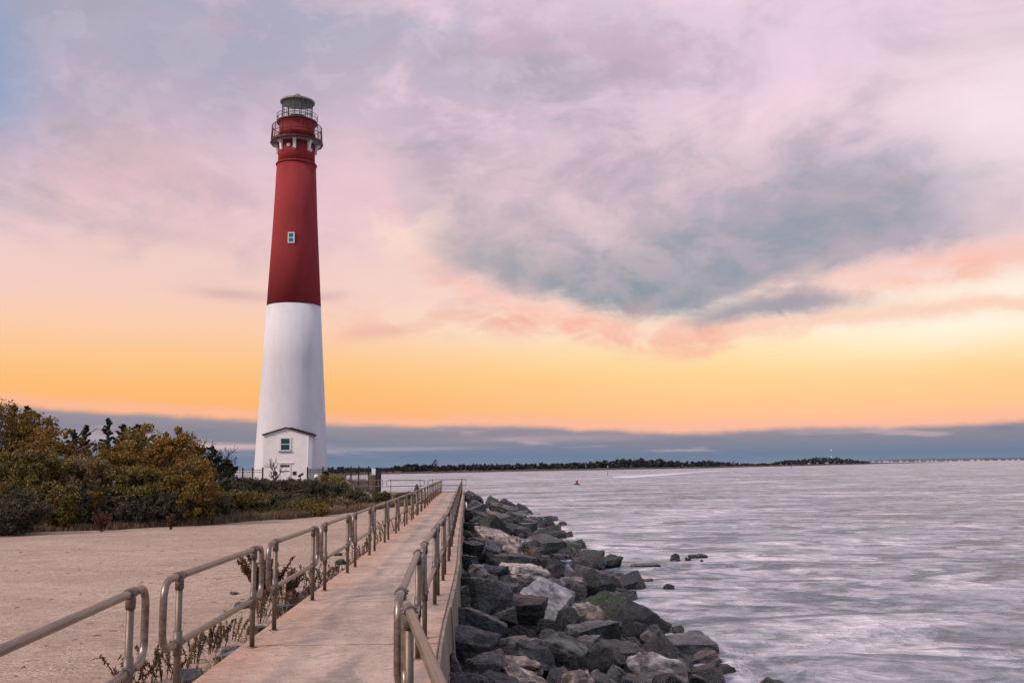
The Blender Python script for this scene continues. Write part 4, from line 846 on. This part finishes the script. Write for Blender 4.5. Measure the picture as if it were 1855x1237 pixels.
    W = [(238,1237,.5,'leaf_rust'),(268,1232,.55,'leaf_weed'),(300,1222,.5,'leaf_rust'),(330,1205,.45,'leaf_brown'),(352,1190,.5,'leaf_weed'),(378,1172,.5,'leaf_rust'),(400,1160,.45,'leaf_weed'),(418,1148,.5,'leaf_brown'),(470,1118,.6,'leaf_brown'),(478,1108,.5,'leaf_rust'),(515,1092,.4,'leaf_rust'),
         (540,1082,.4,'leaf_rust'),(560,1065,.75,'leaf_rust'),(575,1058,.55,'leaf_brown'),(592,1048,.5,'leaf_weed'),(608,1032,.4,'leaf_weed'),(640,1012,.5,'leaf_brown'),(655,998,.5,'leaf_rust'),(668,985,.5,'leaf_weed'),(690,968,.6,'leaf_brown'),(700,955,.7,'leaf_rust'),(715,946,.6,'leaf_brown'),(728,935,.6,'leaf_weed'),(745,922,.6,'leaf_brown')]
    for k, (x, y, h, lf) in enumerate(W):
        weed(x, y, h * .85, lf, f"{ {'leaf_rust': 'reddish', 'leaf_weed': 'grey-green', 'leaf_brown': 'brown'}[lf]} weed at the left edge of the walkway, {ordinal(k + 1)} from the near end", 6, .8, 8, 30 + k, .045)
    weed(185, 950, .95, 'leaf_rust', 'reddish dry bush standing on the sand below the left trees', 22, .5, 8, 70, .10)
    weed(310, 946, .7, 'leaf_rust', 'thin reddish dry plant at the sand edge right of the reddish bush', 10, .3, 8, 71, .08)
    C = []; SPR = []; rnd = random.Random(77)
    for k in range(1500):
        X = rnd.uniform(-30, -12.2); Y = veg_edge(X) + 1.5 + 45 * rnd.random() ** 1.4
        if Y > 99 or X > -13 and Y > 84: continue
        hh = rnd.uniform(.25, 1.0) * (.6 + .8 * max(0, mn.noise(Vector((X * .3, Y * .3, 2)))) * 2); z = ground_z(X, Y)
        for q in range(3): C.append((X + rnd.gauss(0, .4), Y + rnd.gauss(0, .4), z + hh * (q + .5) / 3)); SPR.append(rnd.uniform(.2, .45))
    v = leaves(C, np.array(SPR), 40, .10, .7); o = np_mesh('undergrowth', v, quads(v), MAT['leaf_weed']); tag(o, 'low tangled undergrowth between the shrubs', None, None, 'stuff')
    # dry grass
    V = []
    def tuft(X, Y, h, n):
        z = ground_z(X, Y); a = rng.random(n) * 2 * PI; s = rng.random(n) ** .7; b = np.stack([X + np.cos(a) * s * .22, Y + np.sin(a) * s * .22, np.full(n, z - .02)], 1)
        hh = h * (.5 + .6 * rng.random(n)); lean = rng.normal(0, .22, (n, 2)); t = b + np.stack([lean[:, 0] * hh, lean[:, 1] * hh, hh], 1); w = .014 + .012 * rng.random(n); sd = np.stack([np.cos(a + 1) * w, np.sin(a + 1) * w, np.zeros(n)], 1)
        mid = (b + t) / 2 + np.stack([lean[:, 0] * hh * -.15, np.zeros(n), .06 * hh], 1)
        V.append(np.stack([b - sd, b + sd, mid + sd * .8, mid - sd * .8], 1)); V.append(np.stack([mid - sd * .8, mid + sd * .8, t + sd * .15, t - sd * .15], 1))
    rnd = random.Random(4)
    for k in range(2600):
        X = rnd.uniform(-25, -7.6); ve = veg_edge(X); Y = ve + abs(rnd.gauss(0, 2.6)) * (1 if X > -14 else .7) - 1.3 + fbm((X * .6, 1, 5)) * .8
        if Y > 83 or X > xl(Y) - .4: continue
        tuft(X, Y, rnd.uniform(.22, .55) * (1.0 if X > -16 else .8), 16)
    for k in range(420):
        Y = 7 + 70 * rnd.random() ** 1.5; tuft(xl(Y) - abs(rnd.gauss(.15, .22)) - .05, Y, rnd.uniform(.12, .38), 9)
    v = np.concatenate([q.reshape(-1, 3) for q in V]); o = np_mesh('dry_grass', v, quads(v), MAT['leaf_grass']); tag(o, 'dry straw-coloured grass fringing the sand and the scrub', None, None, 'stuff')
    # twigs and dry leaves scattered on the open sand
    mb = MB()
    for k in range(240):
        Y = 5 + 40 * rnd.random() ** 1.4; X = rnd.uniform(xpx(-20, Y), xl(Y) - .3)
        if Y > veg_edge(X): continue
        z = ground_z(X, Y); a = rnd.random() * 2 * PI; L = rnd.uniform(.015, .08); mb.tube([(X - math.cos(a) * L, Y - math.sin(a) * L, z + .006), (X, Y, z + .018), (X + math.cos(a) * L, Y + math.sin(a) * L, z + .008)], rnd.uniform(.003, .006), 4)
    o = mb.build('twig_litter', MAT['bark']); tag(o, 'scattered twigs and weed scraps on the open sand', None, None, 'stuff')

# ------------------------------------------------------------------ far shore and sea marks
def build_far():
    sp = [(560, 862.5), (640, 860.5), (693, 858.8), (800, 856.8), (900, 854.6), (1000, 852.8), (1100, 851), (1200, 849.3), (1270, 848.2), (1350, 846), (1420, 844.3), (1500, 842.3), (1560, 841), (1600, 839.6), (1680, 838.2), (1720, 837.2)]
    P = [on_z(x, y, WATER) for x, y in sp]; mb = MB(); rings = []
    fine = []
    for a, b in zip(P[:-1], P[1:]):
        for k in range(12): fine.append(a.lerp(b, k / 12))
    fine.append(P[-1])
    for i, q in enumerate(fine):
        d = Vector((q.x, q.y, 0)).normalized(); k = .5 + .5 * mn.noise(Vector((i * .21, 0, 0))); e = min(1, (len(fine) - 1 - i) / 30 + .12)
        rings.append([q - d * 4 + Vector((0, 0, -1)), q + d * 3 + Vector((0, 0, .35)), q + d * 14 + Vector((0, 0, (.9 + .9 * k) * e + .2)), q + d * 60 + Vector((0, 0, (1.2 + 1.0 * k) * e + .2)), q + d * 90 + Vector((0, 0, -2))])
    mb.quadstrip(rings, False, True); o = mb.build('far_shore', MAT['far_land']); tag(o, 'low wooded shore across the inlet', None, None, 'structure')
    prof = [(560, 12), (693, 7), (720, 10), (745, 14), (765, 12), (800, 10), (850, 11), (900, 10), (1000, 10), (1080, 11), (1120, 15), (1180, 15), (1230, 10), (1290, 10), (1330, 6), (1360, 4), (1395, 4), (1420, 8), (1460, 10), (1490, 12), (1540, 8), (1562, 4), (1580, 2.5)]
    C = []; SPR = []; rnd = random.Random(3)
    sx = [q[0] for q in sp]; sy = [q[1] for q in sp]
    for k in range(3200):
        x = rnd.uniform(565, 1575); y = float(np.interp(x, sx, sy)); hp = 1.15 * float(np.interp(x, [q[0] for q in prof], [q[1] for q in prof]))
        q = on_z(x, y, WATER); d = Vector((q.x, q.y, 0)).normalized(); dist = rnd.uniform(10, 55); m = px_per_m(q)
        H = hp / m * (1 + .35 * mn.noise(Vector((x * .09, 0, 0))) + .25 * mn.noise(Vector((x * .35, 4, 0)))); t = rnd.random() ** .8
        C.append(tuple(q + d * dist + Vector((0, 0, .6 + H * t * .92)))); SPR.append((.5 + .16 * H) * (1 - .35 * t))
    v = leaves(C, np.array(SPR), 22, 1.0, .7); o = np_mesh('far_wood', v, quads(v), MAT['leaf_far']); tag(o, 'dark belt of scrub and trees along the far shore', None, None, 'stuff')
    for x, hp, sd, lab in ((782, 24, 31, 'tallest bare tree standing above the left part of the far shore'), (1129, 19, 32, 'bare tree above the left end of the raised wood on the far shore'), (1158, 19, 33, 'bare tree above the middle of the raised wood on the far shore'), (1328, 11, 34, 'small bare tree near the low right stretch of the far shore'), (771, 13, 35, 'slim bare tree just left of the tallest bare tree on the far shore')):
        y = float(np.interp(x, sx, sy)); q = on_z(x, y, WATER); d = Vector((q.x, q.y, 0)).normalized(); q2 = q + d * 22; h = hp / px_per_m(q2)
        root = empty('far_tree', (q2.x, q2.y, WATER + .8)); tag(root, lab, 'tree', 'bare trees on the far shore'); mb = MB(); branch(mb, (0, 0, 0), (0.05, 0, 1), h * .56, .3, 3, random.Random(sd), .22, 4, .12, .09); mb.build('branches', MAT['bark_dark'], root)
    # the farthest shore with its row of pale houses
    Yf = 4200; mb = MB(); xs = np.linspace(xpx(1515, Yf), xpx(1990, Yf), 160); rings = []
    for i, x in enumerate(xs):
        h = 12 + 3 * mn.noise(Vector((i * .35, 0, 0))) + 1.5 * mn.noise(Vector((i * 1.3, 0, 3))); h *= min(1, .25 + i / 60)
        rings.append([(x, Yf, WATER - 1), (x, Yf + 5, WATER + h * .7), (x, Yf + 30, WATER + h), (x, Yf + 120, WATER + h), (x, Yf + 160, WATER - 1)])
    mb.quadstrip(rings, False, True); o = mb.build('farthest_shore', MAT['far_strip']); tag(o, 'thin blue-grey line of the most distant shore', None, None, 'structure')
    rnd = random.Random(9); xh = 1584; n = 0
    while xh < 1858:
        n += 1; X = xpx(xh, Yf - 60); w = rnd.uniform(5, 11); h = rnd.uniform(3, 6.5); r = empty('house', (X, Yf - 40 + rnd.uniform(-15, 15), WATER)); 
        tag(r, f'tiny white house on the most distant shore, {ordinal(n)} from the left of the row', 'house', 'houses on the distant shore')
        MB().box(-w / 2, w / 2, -4, 4, -1, h).build('wall', MAT['house_white'], r); MB().prism([(-w / 2 - .5, h + .01), (w / 2 + .5, h + .01), (0, h + w * .3)], -4.4, 4.4).build('roof', MAT['bark_pale'], r); xh += rnd.uniform(4, 17)
    # mast with two lamps
    q = on_z(1507, 842, WATER); d = Vector((q.x, q.y, 0)).normalized(); q = q + d * 60; r = empty('radio_mast', (q.x, q.y, WATER)); tag(r, 'thin mast with two small white lamps above the wooded point on the right', 'mast')
    zt = at_y(1507, 815, q.y).z - WATER; zm = at_y(1507, 827, q.y).z - WATER
    mb = MB().tube([(0, 0, 0), (0, 0, zt)], .07, 5); mb.build('pole', MAT['roof_metal'], r)
    for zz in (zt, zm): MB().lathe([(.05, zz - .35), (.3, zz - .25), (.4, zz), (.3, zz + .25), (.05, zz + .35)], n=8).build('lamp', MAT['lamp'], r)
    # buoys
    def buoy(x, y, wpx, hpx, mat, lab, full):
        q = on_z(x, y, WATER); k = .85 / px_per_m(q); r = empty('buoy', (q.x, q.y, WATER)); tag(r, lab, 'buoy'); w = wpx * k / 2; h = hpx * k
        MB().lathe([(w * .8, -.3), (w, .02), (w, .14), (w * .85, .2)], n=20).build('float', MAT['dark_grey'], r)
        MB().lathe([(w * .4, .2), (w * .28, h * .45), (w * .45, h * .5), (w * .5, h * .72), (w * .3, h * .8)], n=14).build('body', MAT['buoy_red' if mat else 'buoy_green'], r)
        if full:
            MB().lathe([(w * .33, h * .8), (w * .36, h * .92), (w * .15, h)], n=12).build('lantern', MAT['trim_white'], r); MB().box(-w * .55, w * .55, -.06, .06, h * .34, h * .47).build('band', MAT['trim_white'], r)
    buoy(1045, 877.5, 13, 12, True, 'red and white navigation buoy on a dark float, off the far end of the boulders', True)
    buoy(1101, 859.5, 3.2, 6, False, 'small dark buoy just left of the start of the boat wake', False)
    buoy(1434, 847.5, 3, 5, False, 'tiny dark buoy off the right part of the far shore', False)
    # boat wake
    up = [(1108, 863), (1140, 861), (1200, 858), (1260, 854.5), (1320, 850.6)]; lo = [(1110, 865.5), (1140, 866), (1200, 861.8), (1260, 856), (1320, 851.2)]; mb = MB()
    rings = []
    for (a, b), (c_, d_) in zip(up, lo):
        p = on_z(a, b, WATER + .06); q = on_z(c_, d_, WATER + .06); rings.append([p, p.lerp(q, .5) + Vector((0, 0, .12)), q])
    mb.quadstrip(rings, False, True); o = mb.build('boat_wake', MAT['foam']); tag(o, 'white foaming boat wake across the inlet', None, None, 'stuff')

# ------------------------------------------------------------------ sky and light
SUN_AZ, SUN_EL = math.radians(-124), math.radians(36)      # azimuth measured from +Y toward +X
def build_sky():
    w = bpy.data.worlds.new('World'); scn.world = w; w.use_nodes = True; g = G(w.node_tree); bg = g.n['Background']
    d = g.new('ShaderNodeTexCoord').outputs['Generated']; x, y, z = g.sep(d)
    az = g.m('ARCTAN2', x, y); el = g.m('ARCSINE', z)
    A0 = .62; ta = g.lin(az, -A0, A0)
    def E(px, py): return azel(px, py)[1]
    def TA(px, py): return (azel(px, py)[0] + A0) / (2 * A0)
    ES = .55
    def cur(pts):  # pixel polyline -> elevation as a function of azimuth
        return g.mul(g.curve(ta, [(min(1, max(0, TA(*p))), max(0.0, E(*p)) / ES) for p in pts]), ES)
    rot = math.radians(20); p2 = g.xyz(az, el, 0.0)
    pr = g.mapping(p2, (2.8, 5.5, 1), (0, 0, -rot)); ph = g.mapping(p2, (4.2, 9.5, 1)); pv = g.mapping(p2, (3, 26, 1))
    n1 = g.noise(pr, 1.5, 8, .6, .5); n1b = g.noise(g.mapping(pr, (1, 1, 1), (0, 0, .2), (3, 7, 0)), 3.4, 6, .55, .4); n2 = g.noise(ph, 2.6, 7, .6, .5); n3 = g.noise(pv, 2.0, 5, .6, .3); n5 = g.noise(g.mapping(p2, (1.5, 3.0, 1), (0, 0, -.3), (5, 2, 0)), 2.2, 3, .5, .3)
    n6 = g.noise(g.mapping(p2, (8, 13, 1), (0, 0, -.25), (2, 5, 0)), 1.6, 8, .62, .4); c6 = g.sub(n6, .5); c1 = g.sub(n1, .5); c2 = g.sub(n2, .5); c3 = g.sub(n3, .5)
    # clear evening gradient, left and right
    def rampc(pts, px):
        return g.ramp(g.m('DIVIDE', g.add(el, g.mul(c2, .012)), .6), [(E(px, yy) / .6, rgb(*cc)) for yy, cc in pts])
    left = rampc([(845, (238, 172, 150)), (760, (252, 178, 112)), (700, (254, 190, 120)), (650, (253, 199, 142)), (600, (252, 204, 168)), (540, (246, 206, 190)), (440, (238, 203, 200)), (320, (219, 188, 198)), (180, (184, 174, 194)), (0, (172, 172, 190))], 300)
    right = rampc([(845, (245, 180, 160)), (770, (255, 190, 150)), (720, (255, 203, 146)), (670, (255, 214, 152)), (620, (255, 230, 180)), (590, (255, 243, 219)), (550, (254, 240, 222)), (500, (246, 212, 205)), (380, (228, 200, 206)), (200, (228, 200, 214)), (0, (226, 202, 222))], 1500)
    col = g.mix(g.smooth(az, -.30, .30), left, right)
    # high mottled overcast
    hi = g.smooth(g.add(el, g.mul(c1, .06)), E(927, 560), E(927, 330))
    col = g.mix(g.mul(g.mul(g.smooth(n1, .48, .66), hi), .75), col, rgb(168, 162, 176)); col = g.mix(g.mul(g.mul(g.smooth(n1b, .50, .66), hi), .5), col, rgb(196, 172, 188))
    col = g.mix(g.mul(g.mul(g.smooth(n1, .47, .33), hi), .7), col, rgb(244, 212, 224)); col = g.mix(g.mul(g.mul(g.smooth(n5, .5, .35), hi), .35), col, rgb(238, 202, 218))
    col = g.mix(g.mul(g.mul(g.smooth(n6, .50, .60), hi), .15), col, rgb(172, 160, 178)); col = g.mix(g.mul(g.mul(g.smooth(n6, .49, .40), hi), .15), col, rgb(246, 220, 230))
    def blob(px, py, rx, ry, ang=0.0, warp=.5):
        a, e = azel(px, py); sx, sy = rx / FPX, ry / FPX
        da = g.add(g.sub(az, a), g.mul(c2, warp * .10)); de = g.add(g.sub(el, e), g.mul(c1, warp * .06))
        ca, sa = math.cos(ang), math.sin(ang)
        u = g.m('DIVIDE', g.add(g.mul(da, ca), g.mul(de, sa)), sx); v = g.m('DIVIDE', g.sub(g.mul(de, ca), g.mul(da, sa)), sy)
        return g.m('EXPONENT', g.mul(g.add(g.mul(u, u), g.mul(v, v)), -1.0))
    col = g.mix(g.mul(blob(-25, 120, 85, 130), .8), col, rgb(134, 162, 200))
    col = g.mix(g.mul(blob(330, 90, 260, 110, .2), .55), col, rgb(170, 168, 188))
    col = g.mix(g.mul(blob(1600, 200, 420, 130, .25, 1.2), .6), col, rgb(246, 216, 228)); col = g.mix(g.mul(blob(1790, 230, 190, 130, .5), .75), col, rgb(250, 231, 240)); col = g.mix(g.mul(blob(1500, 60, 160, 80, .3), .55), col, rgb(234, 208, 230))
    col = g.mix(g.mul(blob(640, 330, 110, 130), .6), col, rgb(243, 206, 214)); col = g.mix(g.mul(blob(250, 290, 120, 60), .5), col, rgb(228, 192, 192))
    # main slate cloud
    bot = cur([(560, 250), (690, 345), (760, 452), (830, 496), (900, 532), (990, 556), (1080, 574), (1160, 587), (1250, 592), (1310, 572), (1380, 538), (1450, 514), (1600, 488), (1700, 464), (1855, 440)])
    top = cur([(560, 180), (690, 290), (830, 380), (950, 430), (1050, 450), (1100, 440), (1200, 410), (1300, 370), (1450, 320), (1600, 300), (1750, 300), (1855, 310)])
    dl = g.add(g.sub(el, bot), g.add(g.add(g.mul(c2, .05), g.mul(c3, .012)), g.mul(c6, .035))); dt = g.add(g.sub(top, el), g.add(g.mul(c1, .16), g.mul(c6, .10)))
    win = g.smooth(az, azel(650, 400)[0], azel(860, 400)[0]); winr = g.smooth(az, azel(2000, 400)[0], azel(1560, 400)[0])
    rim = g.m('EXPONENT', g.mul(g.m('POWER', g.m('DIVIDE', g.add(dl, .012), .017), 2.0), -1.0))
    col = g.mix(g.mul(g.mul(rim, win), g.lin(n6, .40, .60, .35, 1.0)), col, rgb(249, 184, 164))
    dens = g.mul(g.mul(g.smooth(dl, -.004, .022), g.smooth(dt, -.10, .06)), g.mul(win, winr))
    core = g.add(g.add(blob(1120, 530, 250, 62, -.08, .8), g.mul(blob(1400, 425, 330, 50, .17, .9), .38)), g.mul(blob(900, 490, 120, 40, -.3, .9), .35))
    slate = g.mix(g.m('MINIMUM', core, 1.0), g.mix(g.smooth(n1b, .4, .6), rgb(182, 170, 182), rgb(156, 158, 174)), rgb(130, 147, 161))
    col = g.mix(g.mul(dens, .95), col, slate)
    col = g.mix(g.mul(g.mul(blob(820, 500, 150, 45, -.3, 1.2), g.smooth(n2, .44, .6)), .6), col, rgb(206, 178, 182))
    lite = g.mul(g.mul(dens, g.smooth(g.add(g.mul(n1, .6), g.mul(n6, .4)), .49, .40)), .26); col = g.mix(lite, col, rgb(214, 190, 196)); dk = g.mul(g.mul(dens, g.smooth(n6, .51, .60)), .16); col = g.mix(dk, col, rgb(138, 148, 166))
    col = g.mix(g.mul(blob(1570, 510, 190, 22, .14, .8), .5), col, rgb(247, 212, 203)); col = g.mix(g.mul(blob(1770, 575, 230, 48, .05), .85), col, rgb(255, 247, 228))
    # tail cloud under the main bank
    tb = cur([(1180, 575), (1250, 600), (1300, 594), (1400, 580), (1500, 566), (1600, 556), (1700, 548), (1855, 540)]); tt = cur([(1180, 572), (1270, 556), (1350, 534), (1450, 528), (1560, 536), (1700, 545), (1855, 539)])
    tl = g.add(g.sub(el, tb), g.add(g.mul(c3, .012), g.mul(c6, .035))); tu = g.add(g.sub(tt, el), g.add(g.mul(c2, .03), g.mul(c6, .03))); tw = g.mul(g.smooth(az, azel(1190, 570)[0], azel(1290, 570)[0]), g.smooth(az, azel(1680, 550)[0], azel(1500, 550)[0]))
    col = g.mix(g.mul(g.mul(g.m('EXPONENT', g.mul(g.m('POWER', g.m('DIVIDE', g.add(tl, .006), .010), 2.0), -1.0)), g.smooth(az, azel(1150, 570)[0], azel(1300, 570)[0])), .6), col, rgb(247, 186, 165))
    col = g.mix(g.mul(g.mul(g.mul(g.smooth(tl, -.004, .012), g.smooth(tu, -.012, .010)), tw), .82), col, g.mix(g.smooth(az, azel(1430, 560)[0], azel(1600, 560)[0]), rgb(140, 149, 167), rgb(196, 172, 180)))
    col = g.mix(g.mul(g.mul(blob(1372, 530, 120, 11, .34, .5), g.smooth(n6, .40, .56)), .62), col, rgb(250, 212, 196))
    # warm opening left of the slate cloud and its wisps
    col = g.mix(g.mul(g.mul(blob(748, 430, 80, 60, .5, 1.6), g.smooth(n2, .36, .58)), .75), col, rgb(252, 222, 208)); col = g.mix(g.mul(blob(740, 520, 180, 60), .45), col, rgb(250, 214, 202))
    wz = g.mul(blob(930, 580, 330, 34, -.03), g.smooth(g.add(g.mul(n2, .5), g.mul(n6, .5)), .48, .57)); col = g.mix(g.mul(wz, .5), col, rgb(240, 180, 164))
    col = g.mix(g.mul(g.mul(blob(690, 600, 90, 16, .12), g.smooth(n2, .42, .56)), .7), col, rgb(236, 182, 168))
    col = g.mix(g.mul(blob(425, 535, 75, 11, -.03, .3), .55), col, rgb(196, 164, 168)); col = g.mix(g.mul(blob(590, 536, 40, 9, .05, .3), .5), col, rgb(198, 166, 168)); col = g.mix(g.mul(blob(290, 425, 90, 18, -.15, .6), .35), col, rgb(196, 172, 180))
    # dark bank low on the horizon
    bt = cur([(0, 727), (100, 737), (220, 744), (330, 750), (470, 758), (600, 766), (750, 769), (900, 768), (1000, 770), (1090, 774), (1200, 779), (1400, 774), (1600, 770), (1855, 759)])
    e0 = E(927, 844); db = g.add(g.sub(bt, el), g.add(g.add(g.mul(c3, .008), g.mul(c2, .004)), g.mul(c6, .011)))
    col = g.mix(g.mul(g.m('EXPONENT', g.mul(g.m('POWER', g.m('DIVIDE', g.add(db, .003), .006), 2.0), -1.0)), .6), col, rgb(250, 186, 165))
    frac = g.m('DIVIDE', el, bt)
    bank = g.ramp(frac, [(0, rgb(118, 134, 158)), (.25, rgb(111, 127, 153)), (.5, rgb(128, 132, 150)), (.75, rgb(142, 138, 150)), (1.0, rgb(160, 149, 158))])
    bank = g.mix(g.mul(g.mul(g.smooth(n3, .52, .66), g.smooth(frac, .15, .5)), .7), bank, rgb(196, 172, 178)); bank = g.mix(g.mul(g.smooth(n3, .46, .34), .5), bank, rgb(120, 128, 152))
    bank = g.mix(g.mul(blob(400, 809, 130, 5.5, 0, .06), .85), bank, rgb(222, 188, 186)); bank = g.mix(g.mul(blob(720, 813, 160, 3.5, 0, .06), .5), bank, rgb(182, 172, 184)); bank = g.mix(g.mul(blob(1000, 795, 180, 6, 0, .1), .4), bank, rgb(196, 170, 178))
    col = g.mix(g.smooth(db, -.002, .006), col, bank)
    # a thin share of clear-air scattering from the Sky Texture
    sky = g.new('ShaderNodeTexSky', sky_type='NISHITA'); sky.sun_disc = False; sky.sun_elevation = SUN_EL; sky.sun_rotation = SUN_AZ % (2 * PI)
    air = g.new('ShaderNodeVectorMath', operation='SCALE'); g.put(air.inputs[0], sky.outputs[0]); air.inputs[3].default_value = .10
    # unseen sky above, beside and behind the viewer, tinted to shape the light
    lift = g.smooth(el, .5, 1.1); back = g.mul(g.smooth(g.m('COSINE', g.sub(az, math.radians(-130))), -.1, .9), g.smooth(el, -.05, .25))
    away = g.mix(g.smooth(az, -.6, .6), rgb(214, 190, 196), rgb(168, 178, 204))
    away = g.mix(g.smooth(g.m('ABSOLUTE', az), 1.7, 2.9), away, rgb(176, 176, 196))
    away = g.mix(g.smooth(el, .7, 1.3), away, rgb(214, 202, 218))
    col = g.mix(g.m('MAXIMUM', lift, g.smooth(g.m('ABSOLUTE', az), .75, 1.3)), col, away)
    col = g.mix(g.mul(lift, .12), col, air.outputs[0])
    gain = g.add(1.0, g.add(g.mul(lift, SKYGAIN), g.mul(g.mul(back, g.smooth(g.m('ABSOLUTE', az), .8, 1.3)), BACKGAIN)))
    sc = g.new('ShaderNodeVectorMath', operation='SCALE'); g.put(sc.inputs[0], col); g.put(sc.inputs[3], gain)
    g.l.new(sc.outputs[0], bg.inputs[0]); bg.inputs[1].default_value = 1.0
    w.cycles.sampling_method = 'MANUAL'; w.cycles.sample_map_resolution = 512
    L = bpy.data.lights.new('sun', 'SUN'); L.energy = SUNE; L.angle = math.radians(12); L.color = (1.0, .85, .77)
    o = bpy.data.objects.new('sun', L); COL.objects.link(o)
    dv = Vector((math.sin(SUN_AZ) * math.cos(SUN_EL), math.cos(SUN_AZ) * math.cos(SUN_EL), math.sin(SUN_EL))); o.rotation_euler = dv.to_track_quat('Z', 'Y').to_euler()
SKYGAIN, BACKGAIN, SUNE = .35, .0, 2.7

build_materials(); build_sky(); build_ground(); build_water(); build_walkway(); build_rails(); build_rocks(); build_lighthouse(); build_yard(); build_vegetation(); build_far()
scn.view_settings.view_transform = 'Standard'; scn.view_settings.look = 'None'; scn.view_settings.exposure = 0; scn.view_settings.gamma = 1
scn.render.engine = 'CYCLES'; scn.cycles.max_bounces = 6; scn.cycles.diffuse_bounces = 3; scn.cycles.glossy_bounces = 3; scn.cycles.transmission_bounces = 6; scn.cycles.transparent_max_bounces = 8; scn.cycles.caustics_reflective = False; scn.cycles.caustics_refractive = False
scn.cycles.use_denoising = True; scn.cycles.sample_clamp_indirect = 3; scn.cycles.sample_clamp_direct = 6
